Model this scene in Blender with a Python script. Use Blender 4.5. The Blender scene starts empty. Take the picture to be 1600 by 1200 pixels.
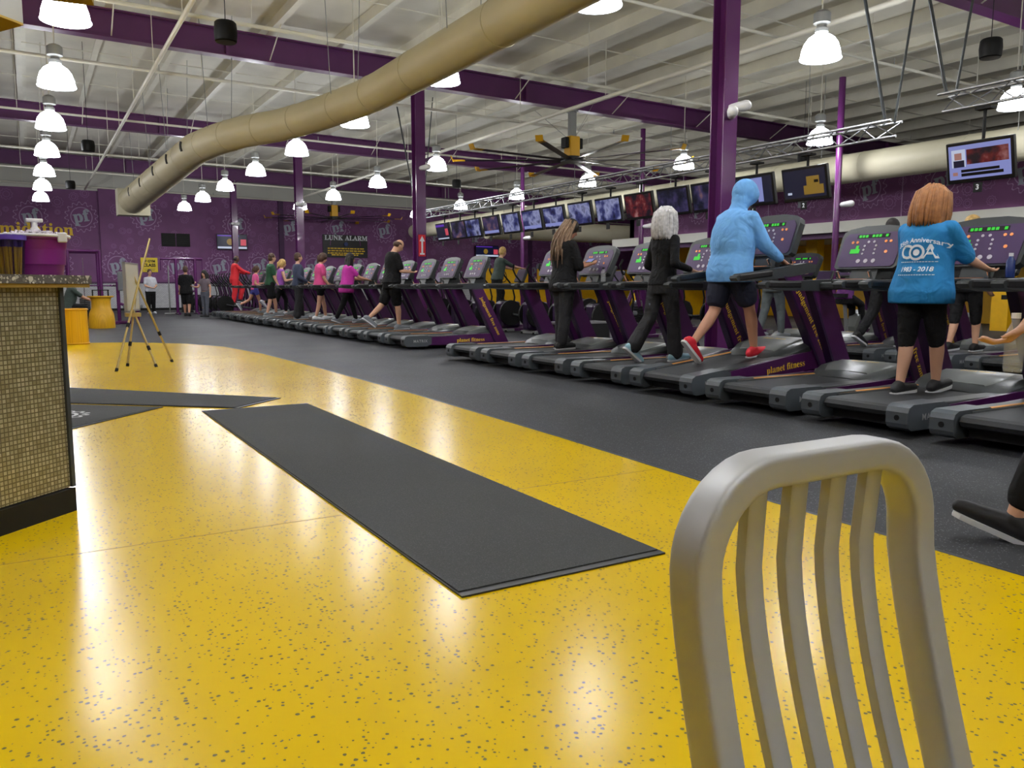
import bpy, bmesh, math, random
from mathutils import Vector, Matrix, Euler
from mathutils.bvhtree import BVHTree
random.seed(7)
PI = math.pi
R_ = math.radians
scene = bpy.context.scene
col = scene.collection

# ------------------------------------------------------------------ camera, world, exposure
cam_d = bpy.data.cameras.new('camera')
cam_d.sensor_width = 36.0
cam_d.lens = 36.0 * 1269.0 / 1600.0
cam_d.clip_end = 200
cam_d.clip_start = 0.05
cam = bpy.data.objects.new('camera', cam_d)
col.objects.link(cam)
cam.location = (0, 0, 1.05)
cam.rotation_euler = (R_(90 - 6.786), 0, R_(-30.57))
scene.camera = cam
world = bpy.data.worlds.new('world')
scene.world = world
world.use_nodes = True
world.node_tree.nodes['Background'].inputs[0].default_value = (0.9, 0.95, 1.0, 1)
world.node_tree.nodes['Background'].inputs[1].default_value = 0.05
vs = scene.view_settings
vs.view_transform = 'Standard'
vs.look = 'None'
vs.gamma = 1.0
vs.use_curve_mapping = False
vs.exposure = 0.0
LAMP_W = 54.0      # watts of every high bay lamp
BELL_E = 23.0        # glow of the lit glass bells

# ------------------------------------------------------------------ helpers
def S(r, g, b):
    def f(c):
        c /= 255.0
        return c / 12.92 if c <= 0.04045 else ((c + 0.055) / 1.055) ** 2.4
    return (f(r), f(g), f(b), 1.0)

MATS = {}
def mat(name, color, rough=0.5, metal=0.0, noise=0.0, nscale=8.0, bump=0.0, bscale=60.0,
        emit=None, estr=0.0, coat=0.0, spec=0.5, trans=0.0, alpha=1.0, bdist=0.01):
    m = bpy.data.materials.new(name)
    m.use_nodes = True
    nt = m.node_tree
    b = nt.nodes['Principled BSDF']
    b.inputs['Base Color'].default_value = color
    b.inputs['Roughness'].default_value = rough
    b.inputs['Metallic'].default_value = metal
    b.inputs['Specular IOR Level'].default_value = spec
    b.inputs['Coat Weight'].default_value = coat
    b.inputs['Transmission Weight'].default_value = trans
    b.inputs['Alpha'].default_value = alpha
    tc = None
    if noise or bump:
        tc = nt.nodes.new('ShaderNodeTexCoord')
    if noise:
        n = nt.nodes.new('ShaderNodeTexNoise')
        n.inputs['Scale'].default_value = nscale
        n.inputs['Detail'].default_value = 4
        nt.links.new(tc.outputs['Object'], n.inputs['Vector'])
        mr = nt.nodes.new('ShaderNodeMapRange')
        mr.inputs['From Min'].default_value = 0.3
        mr.inputs['From Max'].default_value = 0.7
        mr.inputs['To Min'].default_value = 1 - noise
        mr.inputs['To Max'].default_value = 1 + noise
        nt.links.new(n.outputs['Fac'], mr.inputs['Value'])
        mx = nt.nodes.new('ShaderNodeVectorMath')
        mx.operation = 'SCALE'
        mx.inputs[0].default_value = color[:3]
        nt.links.new(mr.outputs[0], mx.inputs['Scale'])
        nt.links.new(mx.outputs[0], b.inputs['Base Color'])
    if bump:
        n2 = nt.nodes.new('ShaderNodeTexNoise')
        n2.inputs['Scale'].default_value = bscale
        nt.links.new(tc.outputs['Object'], n2.inputs['Vector'])
        bp = nt.nodes.new('ShaderNodeBump')
        bp.inputs['Strength'].default_value = bump
        bp.inputs['Distance'].default_value = bdist
        n2.inputs['Distortion'].default_value = 1.5 if bdist > 0.02 else 0.0
        nt.links.new(n2.outputs['Fac'], bp.inputs['Height'])
        nt.links.new(bp.outputs[0], b.inputs['Normal'])
    if emit:
        b.inputs['Emission Color'].default_value = emit
        b.inputs['Emission Strength'].default_value = estr
    MATS[name] = m
    return m

class MB:
    """collects shapes; build() links them as one mesh object"""
    def __init__(s):
        s.v = []; s.f = []
    def add(s, vs_, fs_, M=None):
        o = len(s.v)
        s.v += [tuple(M @ Vector(v)) if M is not None else tuple(v) for v in vs_]
        s.f += [tuple(i + o for i in f) for f in fs_]
        return s
    def box(s, x0, x1, y0, y1, z0, z1, M=None):
        v = [(x0,y0,z0),(x1,y0,z0),(x1,y1,z0),(x0,y1,z0),(x0,y0,z1),(x1,y0,z1),(x1,y1,z1),(x0,y1,z1)]
        return s.add(v, [(3,2,1,0),(4,5,6,7),(0,1,5,4),(1,2,6,5),(2,3,7,6),(3,0,4,7)], M)
    def rbox(s, x0, x1, y0, y1, z0, z1, r=0.02, seg=2, M=None):
        bm = bmesh.new()
        bmesh.ops.create_cube(bm, size=1)
        for v in bm.verts:
            v.co = Vector(((x0+x1)/2 + v.co.x*(x1-x0), (y0+y1)/2 + v.co.y*(y1-y0), (z0+z1)/2 + v.co.z*(z1-z0)))
        bmesh.ops.bevel(bm, geom=bm.edges[:], offset=r, segments=seg, profile=0.5, affect='EDGES')
        bm.verts.ensure_lookup_table()
        s.add([v.co.copy() for v in bm.verts], [[v.index for v in f.verts] for f in bm.faces], M)
        bm.free()
        return s
    def loft(s, rings, cap=True, closed=False):
        o = len(s.v); n = len(rings[0])
        for r in rings: s.v += [tuple(p) for p in r]
        m = len(rings)
        for i in range(m if closed else m - 1):
            a = o + i*n; b = o + ((i+1) % m)*n
            for k in range(n):
                k2 = (k+1) % n
                s.f.append((a+k, a+k2, b+k2, b+k))
        if cap and not closed:
            s.f.append(tuple(o + k for k in reversed(range(n))))
            s.f.append(tuple(o + (m-1)*n + k for k in range(n)))
        return s
    def cyl(s, p0, p1, r0, r1=None, n=12, cap=True):
        r1 = r0 if r1 is None else r1
        p0 = Vector(p0); p1 = Vector(p1)
        a, b = frame(p1 - p0)
        rings = [[p + (a*math.cos(2*PI*k/n) + b*math.sin(2*PI*k/n))*r for k in range(n)] for p, r in ((p0, r0), (p1, r1))]
        return s.loft(rings, cap)
    def tube(s, pts, r, n=8, closed=False, squash=1.0):
        pts = [Vector(p) for p in pts]
        rings = []; prev = None
        m = len(pts)
        for i, p in enumerate(pts):
            if closed: d = pts[(i+1) % m] - pts[i-1]
            else: d = pts[min(i+1, m-1)] - pts[max(i-1, 0)]
            a, b = frame(d, prev)
            prev = a
            rr = r[i] if isinstance(r, (list, tuple)) else r
            rings.append([p + a*math.cos(2*PI*k/n)*rr + b*math.sin(2*PI*k/n)*rr*squash for k in range(n)])
        return s.loft(rings, not closed, closed)
    def caps(s, p0, p1, r0, r1, n=10):
        p0 = Vector(p0); p1 = Vector(p1)
        d = p1 - p0
        if d.length < 1e-5: d = Vector((0,0,1e-4))
        u = d.normalized(); a, b = frame(d)
        rings = []
        for t in (-0.95, -0.6, 0): rings.append((p0 + u*r0*t, r0*math.sqrt(max(0.02, 1-t*t))))
        for t in (0, 0.6, 0.95): rings.append((p1 + u*r1*t, r1*math.sqrt(max(0.02, 1-t*t))))
        return s.loft([[p + (a*math.cos(2*PI*k/n) + b*math.sin(2*PI*k/n))*r for k in range(n)] for p, r in rings])
    def ell(s, c, rx, ry, rz, M=None, n=14, m=8):
        rings = []
        for i in range(m+1):
            t = PI*i/m
            z = -math.cos(t); q = max(math.sin(t), 0.03)
            rings.append([Vector((c[0]+rx*q*math.cos(2*PI*k/n), c[1]+ry*q*math.sin(2*PI*k/n), c[2]+rz*z)) for k in range(n)])
        if M is not None: rings = [[M @ p for p in r] for r in rings]
        return s.loft(rings)
    def prism(s, poly, axis, a, b, M=None):
        """2d polygon extruded along axis from a to b; the polygon lives in the two other axes in order"""
        def P(u, w, t):
            return {'x': (t, u, w), 'y': (u, t, w), 'z': (u, w, t)}[axis]
        n = len(poly)
        v = [P(u, w, a) for u, w in poly] + [P(u, w, b) for u, w in poly]
        f = [tuple(reversed(range(n))), tuple(range(n, 2*n))] + [(i, (i+1) % n, n+(i+1) % n, n+i) for i in range(n)]
        return s.add(v, f, M)
    def revolve(s, prof, c=(0,0,0), n=20, cap=True):
        return s.loft([[Vector((c[0]+r*math.cos(2*PI*k/n), c[1]+r*math.sin(2*PI*k/n), c[2]+z)) for k in range(n)] for r, z in prof], cap)
    def mesh(s, name, m, smooth=False):
        me = bpy.data.meshes.new(name)
        me.from_pydata(s.v, [], s.f)
        bm = bmesh.new(); bm.from_mesh(me)
        bmesh.ops.recalc_face_normals(bm, faces=bm.faces[:])
        bm.to_mesh(me); bm.free()
        if m is not None: me.materials.append(MATS[m] if isinstance(m, str) else m)
        if smooth: me.polygons.foreach_set('use_smooth', [True]*len(me.polygons))
        me.update()
        return me
    def build(s, name, m, parent=None, smooth=False, auto=None):
        me = s.mesh(name, m, smooth)
        if auto: me.set_sharp_from_angle(angle=R_(auto))
        return link(name, me, parent)

def frame(d, prev=None):
    d = Vector(d).normalized()
    if prev is not None:
        a = prev - d*prev.dot(d)
        if a.length > 1e-4:
            a.normalize(); return a, d.cross(a)
    t = Vector((0,0,1)) if abs(d.z) < 0.9 else Vector((1,0,0))
    a = t.cross(d).normalized()
    return a, d.cross(a)

def link(name, data, parent=None):
    o = bpy.data.objects.new(name, data)
    col.objects.link(o)
    o.parent = parent
    return o
def tag(o, label=None, cat=None, group=None, kind=None):
    if label: o['label'] = label
    if cat: o['category'] = cat
    if group: o['group'] = group
    if kind: o['kind'] = kind
    return o
def thing(name, label, cat, loc=(0,0,0), rz=0.0, group=None):
    o = link(name, None)
    o.empty_display_size = 0.1
    o.location = loc; o.rotation_euler = (0, 0, rz)
    return tag(o, label, cat, group)
CHILD = {}
def copy_tree(o, parent=None):
    c = o.copy(); col.objects.link(c); c.parent = parent
    for ch in KIDS(o): copy_tree(ch, c)
    return c
def KIDS(o): return [x for x in list(o.children)]

# ------------------------------------------------------------------ text meshes (made once, early, shared)
def text_mesh(body, size=1.0, m=None, bold=0.0, align='CENTER', shear=0.0, space=1.0):
    cu = bpy.data.curves.new('lettering', 'FONT')
    cu.body = body; cu.size = size; cu.align_x = align; cu.align_y = 'CENTER'
    cu.offset = bold; cu.shear = shear; cu.space_character = space
    cu.resolution_u = 3
    o = bpy.data.objects.new('lettering', cu); col.objects.link(o)
    dg = bpy.context.evaluated_depsgraph_get()
    me = bpy.data.meshes.new_from_object(o.evaluated_get(dg))
    bpy.data.objects.remove(o); bpy.data.curves.remove(cu)
    me.name = 'lettering'
    me.materials.clear()
    if m: me.materials.append(MATS[m])
    return me
def M_axes(loc, ex, ey):
    """matrix whose local x,y,z axes are ex, ey, ex x ey"""
    ex = Vector(ex).normalized(); ey = Vector(ey).normalized(); ez = ex.cross(ey)
    m = Matrix((ex, ey, ez)).transposed().to_4x4()
    m.translation = Vector(loc)
    return m
def put(name, me, loc, ex, ey, parent=None):
    o = link(name, me, parent)
    o.matrix_local = M_axes(loc, ex, ey)
    return o

# ------------------------------------------------------------------ materials
mat('purple_wall', S(118, 68, 118), 0.6, noise=0.12, nscale=1.5)
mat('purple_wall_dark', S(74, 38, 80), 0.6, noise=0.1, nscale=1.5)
mat('gear_line', S(172, 138, 180), 0.6)
mat('gear_faint', S(144, 100, 150), 0.6)
mat('pf_grey', S(160, 165, 182), 0.6)
mat('purple_steel', S(92, 42, 93), 0.32, noise=0.06, nscale=3)
mat('purple_gloss', S(88, 34, 90), 0.22, coat=0.3)
mat('purple_post', S(72, 23, 77), 0.3)
mat('purple_deep', S(38, 14, 52), 0.35)
mat('purple_tub', S(122, 26, 116), 0.35)
mat('white_steel', S(225, 222, 208), 0.5, noise=0.06, nscale=2)
mat('ceiling', S(222, 218, 204), 0.55, noise=0.10, nscale=0.9, bump=0.5, bscale=2.5)
mat('cream_wall', S(205, 205, 196), 0.7)
mat('duct_tan', S(196, 186, 150), 0.55, noise=0.05, nscale=1.2)
mat('duct_cream', S(215, 210, 185), 0.5, noise=0.04, nscale=1.2)
mat('dark', S(24, 24, 26), 0.45)
mat('black', S(11, 11, 12), 0.6, spec=0.3)
mat('black_cloth', S(17, 17, 20), 0.85, bump=0.5, bscale=7, bdist=0.05, spec=0.3)
mat('graphite', S(50, 54, 56), 0.42, noise=0.06, nscale=20)
mat('cap_grey', S(74, 80, 84), 0.4)
mat('hood_silver', S(112, 116, 114), 0.35)
mat('hood_dark', S(64, 68, 68), 0.38)
mat('belt', S(34, 37, 39), 0.6, noise=0.15, nscale=60)
mat('orange', S(214, 140, 40), 0.5)
mat('yellow_ink', S(238, 196, 30), 0.5)
mat('white_ink', S(225, 230, 235), 0.5)
mat('grey_ink', S(165, 165, 165), 0.5)
mat('sign_yellow', S(232, 205, 30), 0.5)
mat('yellow_paint', S(228, 176, 10), 0.45, noise=0.05)
mat('yellow_plastic', S(220, 165, 18), 0.45)
mat('console_face', S(62, 36, 80), 0.5)
mat('led_green', S(20, 60, 20), 0.5, emit=S(40, 255, 40), estr=0.55)
mat('led_orange', S(220, 140, 80), 0.5, emit=S(255, 150, 80), estr=0.2)
mat('key_grey', S(190, 185, 195), 0.5)
mat('chrome', S(200, 202, 205), 0.22, metal=1.0)
mat('aluminium', S(188, 190, 194), 0.36, metal=0.85, noise=0.04, nscale=6)
mat('chair_metal', S(176, 177, 176), 0.5, metal=0.55, noise=0.03, nscale=9)
mat('bell_glow', S(240, 244, 255), 0.3, emit=(0.93, 0.96, 1.0, 1), estr=BELL_E)
mat('bell_rim', S(240, 244, 255), 0.3, emit=(0.85, 0.92, 1.0, 1), estr=BELL_E*0.5)
mat('grey_metal', S(150, 152, 150), 0.4, metal=0.4)
mat('tv_black', S(10, 10, 12), 0.3)
mat('easel_gold', S(178, 156, 96), 0.35, metal=0.3)
mat('board_white', S(205, 205, 198), 0.4)
mat('red', S(205, 28, 40), 0.7, bump=0.15)
mat('red_sign', S(215, 40, 50), 0.5)
mat('pad_grey', S(108, 112, 115), 0.55)
mat('glass', S(235, 240, 245), 0.08, alpha=0.22)
mat('cup_smoke', S(40, 34, 60), 0.1, alpha=0.3)
mat('pencil_purple', S(84, 52, 160), 0.5)
mat('white_plastic', S(222, 222, 224), 0.4)
mat('candy', S(205, 195, 205), 0.5, noise=0.35, nscale=40)
mat('brown_box', S(170, 108, 84), 0.7)
mat('soffit_grey', S(140, 138, 132), 0.8)
mat('soffit_tan', S(150, 122, 50), 0.8)
mat('downlight', S(255, 250, 240), 0.4, emit=S(255, 245, 225), estr=8)
mat('blue_bottle', S(30, 50, 110), 0.25)
mat('eye', S(20, 16, 15), 0.3)
for n_, c_ in dict(skin_a=(205, 158, 130), skin_b=(190, 140, 112), skin_c=(92, 60, 48), skin_d=(170, 118, 90)).items():
    mat(n_, S(*c_), 0.55)
for n_, c_ in dict(c_blue=(110, 172, 232), c_teal=(24, 124, 184), c_navy=(26, 30, 50), c_charcoal=(34, 34, 38), c_green=(32, 78, 50),
                   c_pink=(206, 70, 130), c_hotpink=(214, 84, 140), c_magenta=(196, 50, 160), c_lilac=(140, 74, 160), c_slate=(52, 60, 84),
                   c_white=(196, 198, 206), c_greytop=(104, 92, 100), c_jeans=(78, 82, 92), c_darkgreen=(52, 66, 60), c_orange=(236, 104, 40),
                   c_royal=(70, 70, 150), c_purple=(96, 40, 110), c_sky=(80, 120, 200), c_legging=(86, 94, 96)).items():
    mat(n_, S(*c_), 0.8, noise=0.07, nscale=9, bump=0.42, bscale=6, bdist=0.05)
for n_, c_ in dict(h_black=(26, 20, 20), h_brown=(70, 46, 30), h_auburn=(150, 98, 52), h_blond=(196, 160, 96), h_silver=(196, 194, 194), h_dread=(122, 98, 76), h_bald=(160, 116, 92)).items():
    mat(n_, S(*c_), 0.6, noise=0.3, nscale=28, bump=0.25, bscale=40)
mat('shoe_red', S(205, 24, 44), 0.6); mat('shoe_white', S(210, 212, 215), 0.6)
mat('shoe_grey', S(130, 136, 142), 0.6); mat('shoe_black', S(24, 24, 28), 0.6); mat('shoe_aqua', S(150, 190, 205), 0.6)

def nodes_of(name):
    nt = MATS[name].node_tree
    return nt, nt.nodes['Principled BSDF']
def flake_floor(name, base, flake_cols, scale, size, keep, rough, stain=0.08, coat=0.0, spec=0.5):
    """rubber floor with flakes moulded into it"""
    mat(name, base, rough, coat=coat, spec=spec)
    nt, b = nodes_of(name); N = nt.nodes.new; L = nt.links.new
    tc = N('ShaderNodeTexCoord')
    nz = N('ShaderNodeTexNoise'); nz.inputs['Scale'].default_value = scale*2.2
    L(tc.outputs['Object'], nz.inputs['Vector'])
    ad = N('ShaderNodeVectorMath'); ad.operation = 'MULTIPLY_ADD'
    L(nz.outputs['Color'], ad.inputs[0]); ad.inputs[1].default_value = (0.35/scale,)*3
    L(tc.outputs['Object'], ad.inputs[2])
    vo = N('ShaderNodeTexVoronoi'); vo.inputs['Scale'].default_value = scale
    L(ad.outputs[0], vo.inputs['Vector'])
    sep = N('ShaderNodeSeparateColor'); L(vo.outputs['Color'], sep.inputs[0])
    sz = N('ShaderNodeMath'); sz.operation = 'MULTIPLY'; sz.inputs[1].default_value = size; L(sep.outputs[1], sz.inputs[0])
    lt = N('ShaderNodeMath'); lt.operation = 'LESS_THAN'; L(vo.outputs['Distance'], lt.inputs[0]); L(sz.outputs[0], lt.inputs[1])
    kp = N('ShaderNodeMath'); kp.operation = 'LESS_THAN'; kp.inputs[1].default_value = keep; L(sep.outputs[0], kp.inputs[0])
    mu = N('ShaderNodeMath'); mu.operation = 'MULTIPLY'; L(lt.outputs[0], mu.inputs[0]); L(kp.outputs[0], mu.inputs[1])
    fc = N('ShaderNodeMix'); fc.data_type = 'RGBA'; fc.inputs[6].default_value = flake_cols[0]; fc.inputs[7].default_value = flake_cols[1]
    L(sep.outputs[2], fc.inputs[0])
    st = N('ShaderNodeTexNoise'); st.inputs['Scale'].default_value = 0.7; st.inputs['Detail'].default_value = 6
    L(tc.outputs['Object'], st.inputs['Vector'])
    mr = N('ShaderNodeMapRange'); mr.inputs[1].default_value = 0.35; mr.inputs[2].default_value = 0.65
    mr.inputs[3].default_value = 1 - stain; mr.inputs[4].default_value = 1 + stain*0.5
    L(st.outputs['Fac'], mr.inputs[0])
    sc = N('ShaderNodeVectorMath'); sc.operation = 'SCALE'; sc.inputs[0].default_value = base[:3]; L(mr.outputs[0], sc.inputs['Scale'])
    mx = N('ShaderNodeMix'); mx.data_type = 'RGBA'
    L(mu.outputs[0], mx.inputs[0]); L(sc.outputs[0], mx.inputs[6]); L(fc.outputs[2], mx.inputs[7])
    L(mx.outputs[2], b.inputs['Base Color'])
    r2 = N('ShaderNodeMapRange'); r2.inputs[1].default_value = 0.3; r2.inputs[2].default_value = 0.7
    r2.inputs[3].default_value = rough*0.92; r2.inputs[4].default_value = rough*1.08
    L(st.outputs['Fac'], r2.inputs[0]); L(r2.outputs[0], b.inputs['Roughness'])
    return nt, b
flake_floor('floor_yellow', S(214, 178, 6), (S(86, 80, 34), S(134, 128, 90)), 62, 0.36, 0.7, 0.22, 0.05, spec=0.11)
flake_floor('floor_black', S(56, 57, 59), (S(120, 122, 126), S(40, 40, 42)), 130, 0.5, 0.5, 0.55, 0.12, spec=0.12)
flake_floor('mat_carpet', S(52, 54, 52), (S(80, 80, 78), S(36, 36, 36)), 260, 0.8, 0.8, 0.9, 0.15)
flake_floor('granite', S(92, 88, 84), (S(205, 200, 186), S(22, 22, 24)), 60, 0.9, 0.85, 0.2, 0.2)
mat('white_brick', S(205, 208, 210), 0.5)
nt, b = nodes_of('white_brick')
tc = nt.nodes.new('ShaderNodeTexCoord'); br = nt.nodes.new('ShaderNodeTexBrick'); mp = nt.nodes.new('ShaderNodeMapping')
mp.inputs['Rotation'].default_value = (PI/2, 0, 0)
br.inputs['Scale'].default_value = 5; br.inputs['Color1'].default_value = S(206, 208, 210); br.inputs['Color2'].default_value = S(190, 192, 196)
br.inputs['Mortar'].default_value = S(120, 120, 126); br.inputs['Mortar Size'].default_value = 0.02
nt.links.new(tc.outputs['Object'], mp.inputs['Vector']); nt.links.new(mp.outputs[0], br.inputs['Vector']); nt.links.new(br.outputs['Color'], b.inputs['Base Color'])
# perforated yellow sheet
def grid_mat(name, c_bar, c_gap, scale, rough=0.4, metal=0.0):
    mat(name, c_bar, rough, metal)
    nt, b = nodes_of(name); N = nt.nodes.new; L = nt.links.new
    tc = N('ShaderNodeTexCoord')
    v = N('ShaderNodeTexVoronoi'); v.inputs['Scale'].default_value = scale; v.inputs['Randomness'].default_value = 0
    L(tc.outputs['Object'], v.inputs['Vector'])
    lt = N('ShaderNodeMath'); lt.operation = 'LESS_THAN'; lt.inputs[1].default_value = 0.3; L(v.outputs['Distance'], lt.inputs[0])
    mx = N('ShaderNodeMix'); mx.data_type = 'RGBA'; mx.inputs[6].default_value = c_bar; mx.inputs[7].default_value = c_gap
    L(lt.outputs[0], mx.inputs[0]); L(mx.outputs[2], b.inputs['Base Color'])
grid_mat('perforated', S(226, 172, 22), S(186, 132, 14), 55)
# TV pictures: soft patches of colour, different on each set
def screen_mat(name, cols, strength=1.0, scale=3.0):
    mat(name, (0.01, 0.01, 0.01, 1), 0.25)
    nt, b = nodes_of(name); N = nt.nodes.new; L = nt.links.new
    tc = N('ShaderNodeTexCoord'); oi = N('ShaderNodeObjectInfo')
    n = N('ShaderNodeTexNoise'); n.noise_dimensions = '4D'; n.inputs['Scale'].default_value = scale; n.inputs['Detail'].default_value = 3
    mu = N('ShaderNodeMath'); mu.operation = 'MULTIPLY'; mu.inputs[1].default_value = 50
    L(oi.outputs['Random'], mu.inputs[0]); L(mu.outputs[0], n.inputs['W'])
    L(tc.outputs['Object'], n.inputs['Vector'])
    cr = N('ShaderNodeValToRGB'); e = cr.color_ramp.elements
    e[0].position = 0.3; e[0].color = cols[0]; e[1].position = 0.7; e[1].color = cols[-1]
    for i, c in enumerate(cols[1:-1]):
        k = e.new(0.3 + 0.4*(i+1)/(len(cols)-1)); k.color = c
    L(n.outputs['Fac'], cr.inputs['Fac']); L(cr.outputs['Color'], b.inputs['Emission Color'])
    b.inputs['Emission Strength'].default_value = strength
screen_mat('screen_blue', [S(12, 14, 40), S(60, 66, 130), S(170, 176, 225), S(30, 30, 70)], 0.55, 4)
screen_mat('screen_dark', [S(8, 8, 24), S(24, 26, 56), S(70, 60, 110), S(150, 110, 110)], 0.5, 4)
screen_mat('screen_red', [S(10, 6, 22), S(30, 12, 36), S(120, 30, 40), S(190, 130, 130)], 0.5, 5)
mat('scr_lilac', (0.01, 0.01, 0.01, 1), 0.3, emit=S(150, 158, 225), estr=0.65)
mat('scr_navy', (0.01, 0.01, 0.01, 1), 0.3, emit=S(14, 18, 50), estr=0.65)
mat('scr_white', (0.01, 0.01, 0.01, 1), 0.3, emit=S(215, 225, 250), estr=0.65)
mat('scr_gold', (0.01, 0.01, 0.01, 1), 0.3, emit=S(150, 118, 40), estr=0.65)
mat('scr_rose', (0.01, 0.01, 0.01, 1), 0.3, emit=S(225, 80, 100), estr=0.65)
mat('scr_skin', (0.01, 0.01, 0.01, 1), 0.3, emit=S(180, 130, 120), estr=0.65)
mat('scr_violet', (0.01, 0.01, 0.01, 1), 0.3, emit=S(100, 50, 190), estr=0.65)

# lettering made early; slab() picks the bold serif alphabet of the built-in font
def slab(t):
    return ''.join(chr(0x1D41A + ord(k) - 97) if 'a' <= k <= 'z' else chr(0x1D400 + ord(k) - 65) if 'A' <= k <= 'Z' else k for k in t)
T = {}
T['pf'] = text_mesh(slab('pf'), 1.0, 'pf_grey', bold=0.018)
T['planet'] = text_mesh(slab('planet fitness'), 0.095, 'yellow_ink', bold=0.0)
T['hood'] = text_mesh(slab('planet fitness'), 0.05, 'yellow_ink', bold=0.0)
T['matrix'] = text_mesh('MATRIX', 0.065, 'grey_ink', bold=0.001, space=1.15)
T['judge'] = text_mesh(slab('judgement free zone'), 0.088, 'yellow_ink', bold=0.0)
T['imid'] = text_mesh(slab('No Gymtimidation'), 0.72, 'yellow_ink', bold=0.006, align='RIGHT')
T['lunk'] = text_mesh(slab('LUNK'), 0.34, 'white_ink', bold=0.006); T['alarm'] = text_mesh(slab('ALARM'), 0.34, 'white_ink', bold=0.006)
T['nogym'] = text_mesh('PF GYM', 0.15, 'black', bold=0.006)
T['class'] = text_mesh('CLASS', 0.19, 'black', bold=0.008)
T['coa_top'] = text_mesh('35th Anniversary', 0.052, 'white_ink', bold=0.001)
T['coa_year'] = text_mesh('1983 - 2018', 0.05, 'white_ink', bold=0.001)
T['coa_c'] = text_mesh('C', 0.15, 'white_ink', bold=0.003)
T['coa_a'] = text_mesh('A', 0.15, 'white_ink', bold=0.003)
T['1'] = text_mesh('1', 0.09, 'white_ink', bold=0.003); T['2'] = text_mesh('2', 0.09, 'white_ink', bold=0.003); T['3'] = text_mesh('3', 0.09, 'white_ink', bold=0.003)

# ================================================================== THE SETTING
WALL_Y = 41.3
def roof(x): return 5.96 - 0.0165*x          # underside of the rafters, falling gently to the right
XL, XR, YN = -9.0, 34.0, -9.0
# ---- floor
floor = MB().box(XL, XR, YN, WALL_Y+0.6, -0.2, 0.0).build('floor', 'floor_black')
tag(floor, kind='structure')
edge = [(3.06, YN), (3.06, 1.5), (3.08, 3.2), (3.15, 4.7), (3.21, 7.3), (3.2, 10.3), (3.13, 13.1), (2.92, 15.0), (2.47, 16.2), (1.58, 17.15), (0.9, 17.35), (-2, 17.4), (XL, 17.4), (XL, YN)]
inlay = MB().prism(edge, 'z', 0.0, 0.004).build('yellow_floor', 'floor_yellow', floor)
# dark joint strip along the colour change, and the sheet seams
js = MB()
for i in range(1, 11):
    a, b_ = Vector(edge[i] + (0,)), Vector(edge[i+1] + (0,))
    d = (b_ - a).normalized(); n_ = Vector((d.y, -d.x, 0))*0.022
    js.add([tuple(a - n_*0.2)[:2] + (0.0052,), tuple(b_ - n_*0.2)[:2] + (0.0052,), tuple(b_ + n_)[:2] + (0.0052,), tuple(a + n_)[:2] + (0.0052,)], [(0, 1, 2, 3)])
js.build('floor_joint', 'dark', floor)
sm = MB()
mat('seam', S(150, 118, 10), 0.6)
for y in (3.55, 12.6): sm.box(XL, 3.07, y, y+0.004, 0.0, 0.0046)
sm.build('floor_seam', 'seam', floor)
# ---- walls
def wall(name, mb, m):
    return tag(mb.build(name, m), kind='structure')
wb = MB()
wb.box(XL, 2.9, WALL_Y, WALL_Y+0.4, 1.26, 5.5).box(2.9, 7.0, WALL_Y-0.12, WALL_Y+0.4, 1.26, 5.42).box(7.0, XR, WALL_Y, WALL_Y+0.4, 1.26, 5.32)
wall_back = wall('wall_back', wb, 'purple_wall')
MB().box(XL, XR, WALL_Y-0.02, WALL_Y+0.4, 0.1, 1.26).box(2.9, 7.0, WALL_Y-0.14, WALL_Y, 0.1, 1.26).build('brick_dado', 'white_brick', wall_back)
MB().box(XL, XR, WALL_Y-0.05, WALL_Y+0.4, 5.32, 7.0).build('upper_band', 'cream_wall', wall_back)
MB().box(XL, XR, WALL_Y-0.16, WALL_Y-0.02, 1.23, 1.30).build('dado_rail', 'purple_wall_dark', wall_back)
for x in (11.0, 18.3, 25.6): MB().box(x-0.12, x+0.12, WALL_Y-0.10, WALL_Y, 1.3, 5.32).build('pilaster', 'purple_wall_dark', wall_back)
tag(MB().box(XL, XR, WALL_Y-0.18, WALL_Y, 0.0, 0.1).build('baseboard_back', 'black'), kind='structure')
wall('wall_left', MB().box(XL-0.3, XL, YN, WALL_Y+0.4, 0, 7.2), 'purple_wall')
wall('wall_near', MB().box(XL, XR, YN-0.3, YN, 0, 7.2), 'cream_wall')
wall('wall_right', MB().box(XR, XR+0.3, YN, WALL_Y+0.4, 0, 7.2), 'purple_wall')

# ---- gear print on the walls
def gear_outline(R0, teeth, w, depth=0.09, n=None):
    n = n or teeth*8
    rin, rout = [], []
    for k in range(n):
        t = 2*PI*k/n
        r = R0*(1 + depth*max(-1, min(1, 2.2*math.sin(teeth*t))))
        rin.append(((r-w/2)*math.cos(t), (r-w/2)*math.sin(t))); rout.append(((r+w/2)*math.cos(t), (r+w/2)*math.sin(t)))
    return rin, rout
def gear_mesh(R0, teeth, w, m, hub=None):
    mb = MB()
    for a, b_ in [gear_outline(R0, teeth, w)] + ([gear_outline(hub, 1, w, 0.0, 40)] if hub else []):
        n = len(a)
        mb.add([(x, y, 0) for x, y in a] + [(x, y, 0) for x, y in b_], [(i, (i+1) % n, n+(i+1) % n, n+i) for i in range(n)])
    return mb.mesh('gear_print', m)
GEAR = gear_mesh(0.60, 16, 0.035, 'gear_line', 0.42)
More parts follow.
